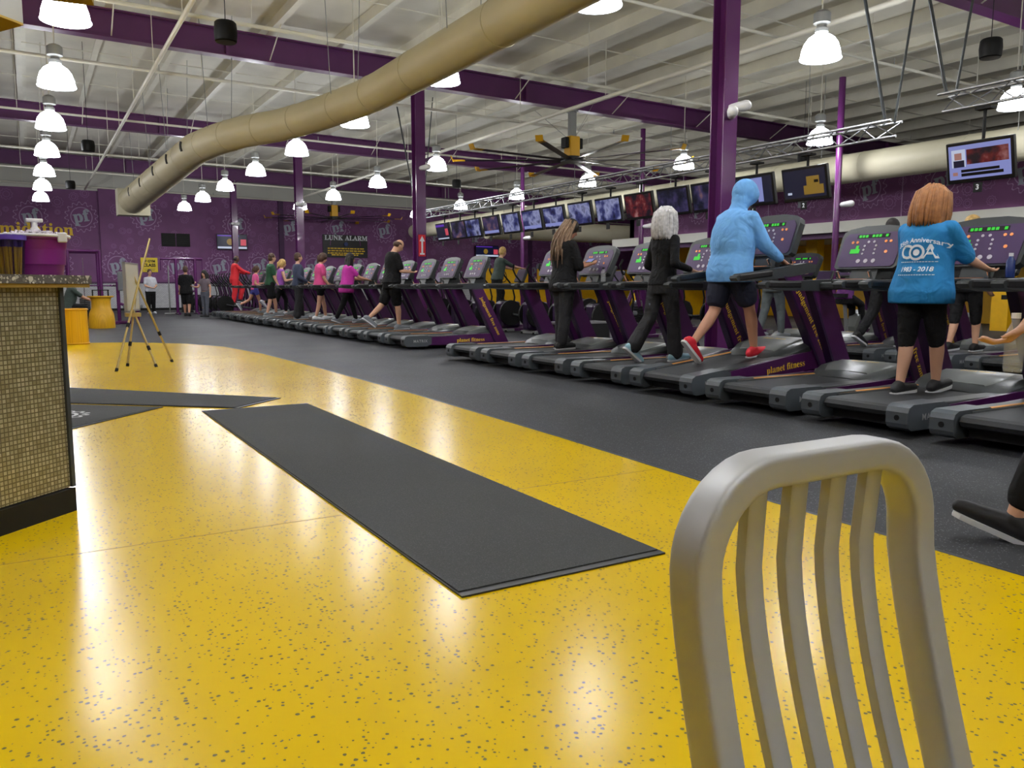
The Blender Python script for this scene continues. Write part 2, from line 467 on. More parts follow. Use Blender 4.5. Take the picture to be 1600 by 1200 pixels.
def pf_gear(loc, ex, parent, s=1.0, tilt=10):
    g = put('gear_print', GEAR, loc, ex, (0, 0, 1), parent); g.scale = (s, s, s)
    e = Vector(ex); t = R_(tilt)
    ex2 = e*math.cos(t) + Vector((0, 0, 1))*math.sin(t); ey2 = -e*math.sin(t) + Vector((0, 0, 1))*math.cos(t)
    nrm = e.cross(Vector((0, 0, 1)))
    p = put('gear_letters', T['pf'], Vector(loc) - ex2*0.03*s + nrm*0.004 + Vector((0, 0, 0.02)), ex2, ey2, parent); p.scale = (0.72*s,)*3
yw = WALL_Y - 0.006; yp = WALL_Y - 0.126
for x, z in [(0.25, 4.1), (2.2, 4.15), (8.87, 4.03), (11.45, 4.03), (13.95, 4.1), (16.5, 4.06), (19.6, 4.0), (22.2, 4.0), (24.4, 4.0), (27.6, 4.0), (30.2, 4.0), (-2.3, 4.1),
             (1.1, 2.05), (8.0, 2.02), (9.9, 2.1), (12.6, 2.1), (14.9, 2.15), (17.4, 2.1), (20.1, 2.1), (22.7, 2.1), (26.0, 2.1), (7.8, 5.0)]:
    if z > 4.9: continue
    pf_gear((x, yw, z), (1, 0, 0), wall_back)
for x, z in [(4.83, 4.28), (3.55, 2.03), (6.1, 2.07)]:
    pf_gear((x, yp, z), (1, 0, 0), wall_back)
def small_gears(parent, place, count, spans, avoid):
    mb = MB(); done = []
    tries = 0
    while len(done) < count and tries < count*20:
        tries += 1
        u = random.uniform(*spans[0]); w = random.uniform(*spans[1]); r = random.choice((0.1, 0.13, 0.17, 0.22))
        if any((u-a)**2 + (w-b_)**2 < (r+c_+0.03)**2 for a, b_, c_ in done + avoid): continue
        done.append((u, w, r))
        for A, B in (gear_outline(r, 10, 0.022, 0.12, 40), gear_outline(r*0.55, 1, 0.02, 0, 16)):
            n = len(A)
            mb.add([place(u+x, w+y) for x, y in A] + [place(u+x, w+y) for x, y in B], [(i, (i+1) % n, n+(i+1) % n, n+i) for i in range(n)])
    o = mb.build('small_gear_print', 'gear_faint', parent); o['kind'] = 'stuff'
av = [(x, z, 0.66) for x in (0.25, 2.2, 8.87, 11.45, 13.95, 16.5, 19.6, 22.2, 24.4) for z in (4.05, 2.05)]
small_gears(wall_back, lambda u, w: (u, (yp if 2.9 < u < 7.0 else yw) + 0.002, w), 300, ((-3.5, 30), (1.45, 5.2)), av + [(2.9, z/4, 0.3) for z in range(4, 22)] + [(7.0, z/4, 0.3) for z in range(4, 22)] + [(4.83, 4.28, 0.66), (3.55, 2.03, 0.66), (6.1, 2.07, 0.66)])
put('wall_lettering', T['imid'], (1.86, WALL_Y-0.03, 3.55), (1, 0, 0), (0, 0, 1), wall_back)

# ---- the purple fronted room along the right side, open below
BX, BY = 18.75, 23.4
rw = MB().box(BX, BX+0.25, YN, BY, 2.78, 4.3).box(BX, 26.0, BY-0.25, BY, 2.78, 4.3)
wall_box = wall('wall_side_room', rw, 'purple_wall')
MB().box(BX-0.25, BX+0.3, YN, BY+0.7, 2.5, 2.78).build('white_fascia', 'cream_wall', wall_box)
MB().box(BX-0.1, BX+0.2, YN, BY+0.6, 2.36, 2.5).build('dark_purple_strip', 'purple_wall_dark', wall_box)  # thin dark purple band below the white fascia
MB().box(BX+0.2, 26.0, YN, BY, 2.52, 2.6).build('room_ceiling', 'cream_wall', wall_box)
MB().box(24.0, 24.2, YN, BY, 0, 2.52).build('room_back', 'yellow_paint', wall_box)
MB().box(18.9, 24.0, BY-0.2, BY, 0, 2.52).build('room_end', 'yellow_paint', wall_box)
for y in (16.6, 11.0): MB().box(20.2, 20.5, y-0.2, y+0.2, 0, 2.52).build('room_pier', 'yellow_paint', wall_box)
for k, y in enumerate((7.5, 9.5, 11.9, 13.5, 15.0, 17.4, 19.5)):
    d = MB().cyl((19.6 + (k % 2)*1.1, y, 2.50), (19.6 + (k % 2)*1.1, y, 2.515), 0.09, n=14).build('downlight', 'downlight', wall_box)
    ld = bpy.data.lights.new('downlight', 'SPOT'); ld.energy = 60; ld.color = (1, 0.9, 0.72); ld.spot_size = R_(120); ld.spot_blend = 0.6; ld.shadow_soft_size = 0.08
    lo = link('downlight_lamp', ld, d); lo.location = (19.6 + (k % 2)*1.1, y, 2.47)
for y in (15.75, 13.66, 11.7, 9.8, 17.8, 19.9, 22.0):
    pf_gear((BX-0.006, y, 3.55), (0, -1, 0), wall_box, 0.72)
small_gears(wall_box, lambda u, w: (BX-0.005, -u, w), 90, ((-22.5, -6), (2.95, 4.15)), [(-y, 3.55, 0.48) for y in (15.75, 13.66, 11.7, 9.8, 17.8, 19.9, 22.0)])
jn = MB()
for y in (12.75, 17.0, 8.4): jn.box(BX-0.008, BX, y-0.012, y+0.012, 2.78, 4.3)
jn.build('panel_joint', 'gear_line', wall_box)
# yellow partition far behind, under the pale duct
ypn = wall('wall_yellow_partition', MB().box(18.6, 21.0, 34.0, 34.15, 0, 1.95).box(21.6, 30, 34.0, 34.15, 0, 1.95), 'yellow_paint')
for x in (19.6, 20.6, 22.4, 23.6):
    a, b_ = gear_outline(0.25, 1, 0.05, 0, 30)
    m_ = MB(); n = len(a)
    m_.add([(x+u*0.7, 33.99, 1.55+w) for u, w in a] + [(x+u*0.7, 33.99, 1.55+w) for u, w in b_], [(i, (i+1) % n, n+(i+1) % n, n+i) for i in range(n)])
    m_.build('oval_print', 'dark', ypn)

# ---- ceiling: deck, purlins, rafters
def zr(x, dz): return roof(x) + dz
ceil = MB()
ceil.add([(XL, YN, zr(XL, 0.86)), (XR, YN, zr(XR, 0.86)), (XR, WALL_Y+.4, zr(XR, 0.86)), (XL, WALL_Y+.4, zr(XL, 0.86)),
          (XL, YN, zr(XL, 1.0)), (XR, YN, zr(XR, 1.0)), (XR, WALL_Y+.4, zr(XR, 1.0)), (XL, WALL_Y+.4, zr(XL, 1.0))],
         [(0, 1, 2, 3), (7, 6, 5, 4), (0, 4, 5, 1), (1, 5, 6, 2), (2, 6, 7, 3), (3, 7, 4, 0)])
ceiling = tag(ceil.build('ceiling', 'ceiling'), kind='structure')
PUR_X = [-7.6 + 1.55*k for k in range(27)]
for x in PUR_X:
    z = zr(x, 0.55)
    prof = [(-0.10, 0), (0.03, 0), (0.03, 0.29), (0.13, 0.29), (0.13, 0.31), (0.0, 0.31), (0.0, 0.02), (-0.10, 0.02)]
    MB().prism([(x+u, z+w) for u, w in prof], 'y', YN, WALL_Y).build('purlin', 'white_steel', ceiling)
for y in (-1.8, 8.4, 18.5, 28.7, 38.9):
    m_ = MB()
    for y0, y1, d0, d1 in ((y-0.14, y+0.14, 0.0, 0.03), (y-0.02, y+0.02, 0.03, 0.52), (y-0.14, y+0.14, 0.52, 0.55)):
        m_.add([(XL, y0, zr(XL, d0)), (XR, y0, zr(XR, d0)), (XR, y1, zr(XR, d0)), (XL, y1, zr(XL, d0)),
                (XL, y0, zr(XL, d1)), (XR, y0, zr(XR, d1)), (XR, y1, zr(XR, d1)), (XL, y1, zr(XL, d1))],
               [(3, 2, 1, 0), (4, 5, 6, 7), (0, 1, 5, 4), (1, 2, 6, 5), (2, 3, 7, 6), (3, 0, 4, 7)])
    for x in (-3.5, 3.9, 11.3, 18.7, 26.1): m_.box(x-0.03, x+0.03, y-0.14, y+0.14, zr(x, 0.03), zr(x, 0.53))
    raf = m_.build('rafter_beam', 'purple_steel', ceiling)
# purlin bridging rods and flange braces
for y in (3.2, 5.4, 11.9, 15.3, 22.0, 25.4, 32.2, 35.6):
    m_ = MB()
    m_.cyl((XL, y, zr(XL, 0.57)), (XR, y, zr(XR, 0.57)), 0.012, n=6)
    m_.build('bridging_rod', 'white_steel', ceiling)
for y in (8.4, 18.5, 28.7):
    for x in PUR_X[4:22:2]:
        m_ = MB().cyl((x, y-0.03, zr(x, 0.05)), (x, y-1.1, zr(x, 0.58)), 0.014, n=6).cyl((x, y+0.03, zr(x, 0.05)), (x, y+1.1, zr(x, 0.58)), 0.014, n=6)
        m_.build('flange_brace', 'white_steel', ceiling)
# grey bulkhead corner hanging at the upper left
SOF = [(0.10, 8.85), (-4.0, 4.75), (-6.0, 8.85), (-2.0, 12.5)]
blk = tag(MB().prism(SOF, 'z', 3.42, 5.9).build('wall_bulkhead', 'soffit_grey'), kind='structure')
MB().prism(SOF, 'z', 3.40, 3.42).build('bulkhead_soffit', 'soffit_tan', blk)
MB().prism([(-0.6, 8.16), (0.62, 8.02), (0.45, 7.0), (-1.74, 7.0)], 'z', 3.42, 3.62).build('bulkhead_step', 'soffit_tan', blk)

# ================================================================== COLUMNS
def column(x, y, label, sign=False, floods=((-1, 2.0),), thin=False, cap_z=None):
    c = thing('steel_column', label, 'column', (x, y, 0), group='purple steel columns' if not thin else 'thin purple posts')
    top = cap_z or roof(x)
    if thin:
        MB().cyl((0, 0, 0.02), (0, 0, top), 0.075, n=14).build('shaft', 'purple_gloss', c, True, 40)
        MB().box(-0.15, 0.15, -0.15, 0.15, 0, 0.02).build('base_plate', 'purple_gloss', c)
    else:
        w = 0.125; t = 0.016
        prof = [(-w, -w), (w, -w), (w, -w+t), (t/2, -w+t), (t/2, w-t), (w, w-t), (w, w), (-w, w), (-w, w-t), (-t/2, w-t), (-t/2, -w+t), (-w, -w+t)]
        MB().prism(prof, 'z', 0.02, top).build('shaft', 'purple_gloss', c)
        MB().box(-0.2, 0.2, -0.2, 0.2, 0, 0.02).build('base_plate', 'purple_gloss', c)
        MB().box(-0.17, 0.17, -0.17, 0.17, top-0.03, top).build('cap_plate', 'purple_gloss', c)
    for s_, z in floods:
        f = MB()
        y0 = 0.14
        f.caps((0.0, -y0, z), (-0.12*s_, -y0-0.14, z+0.02), 0.055, 0.075, 12)
        f.cyl((0, -0.1, z), (0, -y0, z), 0.03, n=8)
        f.build('flood_lamp', 'white_plastic', c, True)
    if sign:
        MB().box(-0.09, 0.09, -0.150, -0.135, 1.80, 2.32).build('arrow_sign', 'red_sign', c)
        MB().prism([(-0.06, 1.84), (0.06, 1.84), (0.06, 1.88), (0.022, 1.88), (0.022, 2.16), (0.07, 2.16), (0, 2.29), (-0.07, 2.16), (-0.022, 2.16), (-0.022, 1.88), (-0.06, 1.88)], 'y', -0.158, -0.150).build('sign_arrow', 'white_ink', c)
    return c
column(8.3, 8.37, 'stout purple I-section steel column rising behind the walker in the blue hoodie', floods=((-1, 3.45), (1, 3.35)))
column(8.3, 18.5, 'purple steel column carrying a small red arrow sign', sign=True, floods=((-1, 3.9),))
column(8.3, 28.7, 'purple steel column beside the row behind the man in slate sweatshirt', floods=((-1, 3.9), (1, 3.9)))
column(8.25, 38.9, 'purple steel column in front of the television on the far wall', floods=((-1, 3.9), (1, 3.9)))
for y in (12.42, 19.3, 26.15):
    column(15.9, y, 'thin round purple post among the machines in front of the pale duct', floods=((-1, 2.85 if y > 14 else 2.9),), thin=True)

# ================================================================== DUCTS AND PIPES
def duct(name, label, pts, r, m, n=28, bands=True):
    rs = r if isinstance(r, list) else [r]*len(pts)
    d = thing(name, label, 'duct', pts[0])
    o = Vector(pts[0])
    P = [Vector(p) - o for p in pts]
    MB().tube(P, rs, n).build('duct_shell', m, d, True, 50)
    if bands:
        for i in range(len(P)-1):
            L_ = (P[i+1]-P[i]).length; u = (P[i+1]-P[i]).normalized()
            k = max(1, int(L_/2.4))
            for j in range(k):
                c = P[i] + u*(L_*(j+0.5)/k); rr = rs[i] + (rs[i+1]-rs[i])*(j+0.5)/k
                MB().cyl(c - u*0.015, c + u*0.015, rr+0.006, n=n).build('seam_band', m, d, True, 50)
    return d
DZ = 4.2
DP = [(5.06, -5), (5.06, 12.6), (5.02, 13.4), (4.76, 15.1), (4.44, 16.4), (3.95, 17.5), (3.68, 18.6), (3.48, 20.1), (3.45, 33.2)]
d1 = duct('spiral_duct', 'long tan round duct jogging sideways under the rafters', [(x, y, DZ) for x, y in DP], [0.285, 0.285, 0.285, 0.29, 0.30, 0.31, 0.32, 0.345, 0.47], 'duct_tan')
for y in (19.9, 22.0, 24.4, 27.2, 30.0):
    t0 = R_(200); m_ = MB()
    r_ = 0.348 + 0.125*(y-20.1)/13.1
    pts = [(3.46-5.06 + r_*math.cos(t0 - R_(a)), y+5, r_*math.sin(t0 - R_(a))) for a in (0, 12, 24, 36)]
    for a, b_ in zip(pts, pts[1:]): m_.cyl(a, b_, 0.028, n=6)
    m_.build('air_slot', 'dark', d1)
MB().box(-2.1, -1.02, 38.1, 38.9, -0.52, 0.42).build('end_box', 'duct_cream', d1)
for y in (1.0, 5.5, 9.8, 14.0, 18.5, 22.6, 26.0, 30.0):
    xx = 5.06 if y < 13 else 4.9 if y < 15 else 3.7 if y < 19 else 3.45
    m_ = MB()
    for s_ in (-1, 1): m_.cyl((xx-5.06+s_*0.24, y+5, 0.15), (xx-5.06+s_*0.34, y+5, zr(xx, 0.86)-DZ), 0.007, n=5)
    m_.build('hanger_wire', 'grey_metal', d1)
d2 = duct('round_duct', 'pale round duct running above the purple side room', [(17.0, -6, 3.86), (17.0, 38.5, 3.86)], 0.34, 'duct_cream')
for y in (4, 9, 14, 19, 24, 29, 34):
    MB().cyl((-0.25, y+6, 0.2), (-0.3, y+6, zr(17, 0.86)-3.86), 0.008, n=5).cyl((0.25, y+6, 0.2), (0.3, y+6, zr(17, 0.86)-3.86), 0.008, n=5).build('hanger_wire', 'grey_metal', d2)
d3 = duct('branch_duct', 'low pale branch duct crossing in front of the yellow partition', [(17.6, 32, 3.62), (33.5, 32, 3.62)], 0.44, 'duct_cream')
for x in (20.0, 26.0): MB().cyl((x-17.6, 0, 0.4), (x-17.6, 0, zr(x, 0.86)-3.62), 0.012, n=5).build('hanger_wire', 'grey_metal', d3)

def pipe(label, p0, p1, r=0.03, drops=0):
    o = Vector(p0)
    t = thing('sprinkler_pipe', label, 'pipe', p0, group='white pipes under the roof')
    v = Vector(p1) - o
    MB().cyl((0, 0, 0), v, r, n=8).build('pipe_run', 'white_steel', t, True, 50)
    n = max(2, int(v.length/3.4))
    for k in range(n):
        q = v*((k+0.5)/n)
        w = o + q
        MB().cyl(q, (q.x, q.y, zr(w.x, 0.86) - o.z), 0.008, n=5).build('hanger', 'white_steel', t)
        if drops and k % 2 == 0:
            MB().cyl(q + v.normalized()*0.7 + Vector((0, 0, 0.0)), q + v.normalized()*0.7 + Vector((0, 0, 0.14)), 0.012, n=6).build('sprinkler_head', 'grey_metal', t)
    return t
XP = 'white sprinkler pipe crossing parallel to the purple rafters'
for y, z, r in ((14.7, 5.66, 0.035), (4.6, 5.66, 0.035), (19.3, 5.78, 0.04), (24.6, 5.66, 0.03), (31.2, 5.66, 0.035), (36.2, 5.66, 0.03), (40.9, 5.6, 0.035), (10.4, 5.70, 0.03)):
    pipe(XP, (XL+0.2, y, z), (XR-0.5, y, z - 0.0165*(XR-XL)*0.9), r, 1)
pipe('white conduit running lengthwise between lamp row and tan duct', (2.36, -5, 5.3), (2.36, 40.6, 5.3), 0.04)
pipe('white sprinkler main running lengthwise right of the tan duct', (11.05, -5, 5.15), (11.05, 38, 5.15), 0.05)

# ================================================================== HIGH BAY LAMPS
lamp0 = thing('high_bay_lamp', 'lit bell-shaped glass high bay lamp hanging from the roof', 'lamp', (0, 0, 4.2), group='high bay lamps')
bell = [(0.27, 0.0), (0.268, 0.03), (0.255, 0.11), (0.225, 0.20), (0.175, 0.27), (0.11, 0.315), (0.07, 0.33)]
MB().revolve(bell, n=24, cap=False).build('glass_bell', 'bell_glow', lamp0, True)
MB().tube([(0.27*math.cos(2*PI*k/24), 0.27*math.sin(2*PI*k/24), 0.0) for k in range(24)], 0.012, 6, closed=True).build('bell_rim', 'bell_rim', lamp0, True)
MB().revolve([(0.06, 0.33), (0.09, 0.35), (0.09, 0.40), (0.065, 0.42), (0.065, 0.45), (0.115, 0.47), (0.115, 0.60), (0.08, 0.63), (0.03, 0.65)], n=14).build('ballast_housing', 'grey_metal', lamp0, True, 40)
ld = bpy.data.lights.new('lamp_light', 'POINT')
ld.energy = LAMP_W; ld.color = (1.0, 0.965, 0.89); ld.shadow_soft_size = 0.13
lo = link('lamp_light', ld, lamp0); lo.location = (0, 0, -0.02)
spots = []  # rows extended past view: unseen lamps added to light near floor and chair
for x, ys in ((0.57, [-4.4, -0.5, 3.5, 7.45, 11.41, 15.1, 19.07, 22.96, 27.0, 30.9, 34.9]), (5.7, [-4.3, -0.3, 3.7, 7.76, 11.77, 15.7, 19.75, 23.85, 28.0, 32.0, 36.1]),
              (9.65, [-0.4, 3.8, 7.92, 20.33, 24.66, 29.0, 33.2]), (15.2, [0.0, 4.1, 8.25, 12.4, 16.75, 21.1, 25.4, 29.8, 34.2]), (-4.5, [3.5, 11.4, 19.1, 27.0]), (22.5, [28.0, 36.0])):
    spots += [(x, y) for y in ys]
ROD = {}
LROW = {0.57: ('lamps in the row beside the desk bulkhead', 'lit bell-shaped lamp in the row between desk bulkhead and tan duct'),
        5.7: ('lamps in the row along the tan duct', 'lit bell-shaped lamp in the row hanging just behind the tan duct'),
        9.65: ('lamps in the row over the treadmill fronts', 'lit bell-shaped lamp hanging over the fronts of the treadmills'),
        15.2: ('lamps in the row by the pale side duct', 'lit bell-shaped lamp in the row between truss and pale side duct'),
        -4.5: ('unseen lamps added behind the desk bulkhead', 'unseen lit bell-shaped lamp added behind the desk bulkhead'),
        22.5: ('lamps over the yellow partition', 'lit bell-shaped lamp hanging near the yellow partition')}
for i, (x, y) in enumerate(spots):
    o = lamp0 if i == len(spots)-1 else copy_tree(lamp0)
    z = 4.2 if x < 16 else 4.6
    o.location = (x, y, z)
    o['group'], o['label'] = LROW[x]
    if x not in ROD: ROD[x] = MB().cyl((0, 0, 0.64), (0, 0, zr(x, 0.855)-z), 0.011, n=6).mesh('drop_rod', 'white_steel')
    link('drop_rod', ROD[x], o)

# ================================================================== HANGING SPEAKERS
sp0 = thing('hanging_speaker', 'black drum-shaped pendant loudspeaker hanging on a wire', 'speaker', (0, 0, 4.4), group='pendant loudspeakers')
MB().revolve([(0.10, -0.13), (0.14, -0.12), (0.15, 0.0), (0.14, 0.11), (0.12, 0.13)], n=18).build('speaker_drum', 'black', sp0, True, 40)
MB().revolve([(0.13, -0.135), (0.02, -0.137)], n=18).build('grille', 'graphite', sp0)
for i, (x, y, z) in enumerate([(2.44, 11.57, 4.4), (11.9, 6.85, 4.4), (1.42, 22.3, 4.4), (1.38, 30.9, 4.4), (17.6, 14.85, 4.4), (12.2, 24.2, 4.4)]):
    o = sp0 if i == 5 else copy_tree(sp0)
    o.location = (x, y, z)
    MB().cyl((0, 0, 0.13), (0, 0, zr(x, 0.855)-z), 0.006, n=5).build('suspension_wire', 'dark', o)

# ================================================================== CEILING FANS
def fan(loc, top, label, rot, rad=3.2):
    f = thing('ceiling_fan', label, 'fan', loc)
    h = top - loc[2]
    MB().cyl((0, 0, h-0.05), (0, 0, h), 0.16, n=14).box(-0.09, 0.09, -0.07, 0.07, 0.55, h-0.05).build('mount', 'grey_metal', f)
    MB().rbox(-0.16, 0.16, -0.16, 0.16, 0.08, 0.62, 0.03).build('motor', 'yellow_plastic', f)
    MB().rbox(-0.28, -0.17, -0.12, 0.12, 0.3, 0.58, 0.02).rbox(0.17, 0.28, -0.12, 0.12, 0.3, 0.58, 0.02).build('drive_box', 'black', f)
    MB().cyl((0, 0, -0.05), (0, 0, 0.08), 0.3, n=20).build('hub', 'dark', f)
    for k in range(10):
        a = rot + 2*PI*k/10
        Mk = Matrix.Rotation(a, 4, 'Z')
        bl = MB().prism([(-0.09, -0.02), (0.0, 0.018), (0.09, 0.0), (0.0, -0.005)], 'x', 0.25, rad-0.32, M=Mk).build('blade', 'purple_deep', f)
        MB().prism([(-0.09, -0.02), (0.0, 0.018), (0.09, 0.0), (0.0, -0.005)], 'x', rad-0.32, rad, M=Mk @ Matrix.Translation((0, 0, 0.0))).prism([(rad-0.02, -0.03), (rad+0.01, -0.03), (rad+0.07, 0.10), (rad+0.04, 0.10)], 'y', -0.09, 0.09, M=Mk).build('winglet', 'yellow_plastic', bl)
    for k in range(3):
        a = rot + 0.4 + 2*PI*k/3
        MB().cyl((0.15*math.cos(a), 0.15*math.sin(a), 0.6), (1.0*math.cos(a), 1.0*math.sin(a), h), 0.006, n=4).build('guy_wire', 'grey_metal', f)
    return f
fan((12.8, 18.5, 4.45), zr(12.8, 0), 'large ten-blade ceiling fan with yellow tips in front of the truss', 0.1)
fan((12.85, 38.6, 4.35), zr(12.85, 0), 'large yellow-tipped ceiling fan close to the far purple wall', 0.25)

# ================================================================== TV TRUSS AND SCREENS
TX = 10.3
def truss(y0, y1, z, label):
    t = thing('lighting_truss', label, 'truss', (TX, y0, z))
    L_ = y1 - y0
    ch = [(-0.12, 0.0), (0.12, 0.0), (0, -0.2)]
    for x, zz in ch: MB().cyl((x, 0, zz), (x, L_, zz), 0.02, n=8).build('chord', 'aluminium', t, True, 50)
    n = int(L_/0.3)
    for a, b_ in ((0, 1), (1, 2), (2, 0)):
        m_ = MB()
        for k in range(n):
            p, q = (ch[a], ch[b_]) if k % 2 == 0 else (ch[b_], ch[a])
            m_.cyl((p[0], L_*k/n, p[1]), (q[0], L_*(k+1)/n, q[1]), 0.009, n=5, cap=False)
        tag(m_.build('lacing', 'aluminium', t), kind='stuff')
    for yy in (0.1, L_-0.1):
        MB().cyl((-0.1, yy, 0), (-0.5, yy+0.55, zr(TX, 0.86)-z), 0.022, n=8).build('hanger_pipe', 'graphite', t)
        MB().cyl((0.1, yy, 0), (0.35, yy-0.25, zr(TX, 0.86)-z), 0.016, n=8).build('hanger_pipe', 'graphite', t)
    return t
truss(-2.0, 6.5, 3.5, 'aluminium lattice truss holding the television numbered 3')
truss(7.15, 23.0, 3.3, 'long aluminium lattice truss holding the row of televisions')
TVS = [5.98, 8.65, 9.67, 10.70, 11.62, 12.6, 13.57, 14.57, 15.59, 16.52, 17.5, 18.5, 19.49, 20.35, 21.33]
ORD = ['first', 'second', 'third', 'fourth', 'fifth', 'sixth', 'seventh', 'eighth', 'ninth', 'tenth', 'eleventh', 'twelfth', 'thirteenth', 'fourteenth', 'fifteenth', 'sixteenth']
def tv(y, label, idx, z=2.62, w=0.84, h=0.51):
    """hung from the truss, facing the treadmills (-x) and tipped down"""
    t = thing('hanging_television', label, 'television', (TX, y, z), group='televisions on the truss')
    Mt = Matrix.Rotation(R_(-12), 4, 'Y')
    MB().rbox(0.0, 0.07, -w/2, w/2, -h/2, h/2, 0.012, M=Mt).build('casing', 'tv_black', t)
    def pane(name, m, u0, u1, v0, v1, d=0.004, par=t):
        # u runs left to right as the viewer sees it (viewer looks along +x, so right is -y)
        U = lambda u: -((u-0.5)*(w-0.07))
        V = lambda v: (v-0.5)*(h-0.09) + 0.005
        p = [(-d, U(u0), V(v0)), (-d, U(u1), V(v0)), (-d, U(u1), V(v1)), (-d, U(u0), V(v1)),
             (-d+0.003, U(u0), V(v0)), (-d+0.003, U(u1), V(v0)), (-d+0.003, U(u1), V(v1)), (-d+0.003, U(u0), V(v1))]
        return MB().add(p, [(0, 1, 2, 3), (7, 6, 5, 4), (0, 4, 5, 1), (1, 5, 6, 2), (2, 6, 7, 3), (3, 7, 4, 0)], Mt).build(name, m, par)
    if idx == 0:
        s = pane('screen', 'scr_lilac', 0, 1, 0, 1)
        pane('picture', 'screen_red', 0.3, 0.97, 0.42, 0.86, 0.007, s)
        pane('portrait', 'scr_white', 0.05, 0.28, 0.36, 0.88, 0.007, s)
        for k in range(2): pane('portrait_figure', ('scr_navy', 'scr_skin')[k], 0.10 - 0.02*(1-k), 0.22 + 0.04*(1-k), (0.36, 0.58)[k], (0.56, 0.78)[k], 0.009, s)
        pane('caption', 'tv_black', 0.2, 0.88, 0.08, 0.17, 0.007, s); pane('caption', 'tv_black', 0.2, 0.82, 0.20, 0.28, 0.007, s)
        pane('channel_mark', 'scr_skin', 0.06, 0.14, 0.12, 0.22, 0.007, s)
    elif idx == 1:
        s = pane('screen', 'scr_navy', 0, 1, 0, 1)
        pane('picture', 'scr_gold', 0.48, 0.95, 0.10, 0.42, 0.007, s); pane('picture', 'scr_gold', 0.56, 0.86, 0.42, 0.74, 0.008, s)
        pane('picture', 'tv_black', 0.74, 0.84, 0.5, 0.6, 0.010, s); pane('channel_mark', 'scr_white', 0.08, 0.18, 0.14, 0.22, 0.007, s)
    elif idx == 2:
        s = pane('screen', 'scr_navy', 0, 1, 0, 1)
        pane('picture', 'scr_lilac', 0.2, 0.76, 0.04, 0.96, 0.007, s)
        pane('silhouette', 'tv_black', 0.38, 0.62, 0.04, 0.55, 0.009, s); pane('silhouette', 'tv_black', 0.40, 0.52, 0.55, 0.82, 0.009, s)
    elif idx == 5:
        s = pane('screen', 'screen_red', 0, 1, 0, 1)
    elif idx == 14:
        s = pane('screen', 'scr_navy', 0, 1, 0, 1); pane('picture', 'scr_rose', 0.72, 0.95, 0.25, 0.7, 0.007, s); pane('caption', 'scr_white', 0.05, 0.95, 0.02, 0.1, 0.007, s); pane('banner', 'scr_violet', 0.0, 0.7, 0.85, 1, 0.007, s)
    else:
        s = pane('screen', 'screen_blue' if idx in (4+2, 7, 8, 9, 10, 12) else 'screen_dark', 0, 1, 0, 1)
        if idx in (8, 9, 11): pane('caption', 'scr_lilac', 0.02, 0.98, 0.04, 0.2, 0.007, s)
    ztop = (3.275 if idx == 0 else 3.075) - z
    MB().cyl((0.06, 0, 0.15), (0.06, 0, ztop), 0.02, n=8).box(0.0, 0.12, -0.1, 0.1, ztop-0.03, ztop).build('hanger_pole', 'black', t)
    tg = MB().box(-0.0, 0.01, -0.055, 0.055, -h/2-0.13, -h/2-0.01).build('number_tag', 'black', t)
    if idx in (0, 1, 2): put('tag_number', T[str(3-idx)], (-0.004, 0, -h/2-0.07), (0, -1, 0), (0, 0, 1), tg)
    return t
for i, y in enumerate(TVS):
    lab = ('hanging television numbered 3 showing a news interview', 'hanging television numbered 2 showing a golden figure on dark ground', 'hanging television numbered 1 showing a dark silhouette')[i] if i < 3 else '%s hanging television counted from the one numbered 3' % ORD[i]
    tv(y, lab, i)
def wall_tv(x0, x1, z0, z1, label):
    t = thing('wall_television', label, 'television', ((x0+x1)/2, WALL_Y-0.12, (z0+z1)/2))
    w = (x1-x0)/2; h = (z1-z0)/2
    MB().rbox(-w, w, -0.06, 0.0, -h, h, 0.015).box(-0.2, 0.2, 0, 0.12, -0.15, 0.15).build('casing', 'tv_black', t)
    s = MB().box(-w+0.03, w-0.03, -0.066, -0.06, -h+0.04, h-0.04).build('screen', 'scr_navy', t)
    MB().box(-w+0.03, w*0.45, -0.070, -0.066, h*0.7, h-0.05).build('banner', 'scr_violet', s)
    MB().box(-w+0.03, w-0.03, -0.070, -0.066, -h+0.05, -h+0.14).build('caption', 'scr_white', s)
    MB().box(w*0.55, w*0.92, -0.070, -0.066, -h*0.45, h*0.35).build('picture', 'scr_rose', s)
    MB().cyl((-0.1, -0.070, 0.0), (-0.1, -0.066, 0.0), h*0.42, n=16).build('emblem', 'scr_gold', s)
wall_tv(7.88, 9.3, 2.86, 3.6, 'wall television behind the purple column, left of the lunk alarm sign')
wall_tv(21.9, 23.4, 2.75, 3.42, 'wall television right of the column with the arrow sign')
# wall signs
t = thing('wall_sign', 'black sign reading LUNK ALARM with yellow lines of text', 'sign', (14.3, WALL_Y-0.02, 3.25))
MB().box(-1.2, 1.2, -0.05, 0.0, -0.66, 0.5).build('board', 'dark', t)
a, b_ = gear_outline(0.9, 1, 0.03, 0, 60)
m_ = MB(); n = len(a); m_.add([(u*0.9, -0.054, w-0.05) for u, w in a[:31]] + [(u*0.9, -0.054, w-0.05) for u, w in b_[:31]], [(i, i+1, 31+i+1, 31+i) for i in range(30)]); m_.build('arc_line', 'purple_tub', t)
put('sign_lettering', T['lunk'], (-0.62, -0.056, 0.33), (1, 0, 0), (0, 0, 1), t); put('sign_lettering', T['alarm'], (0.6, -0.056, 0.33), (1, 0, 0), (0, 0, 1), t)
MB().cyl((0, -0.16, 0.02), (0, -0.05, 0.02), 0.11, n=14).build('alarm_beacon', 'blue_bottle', t)
random.seed(3)
m_ = MB()
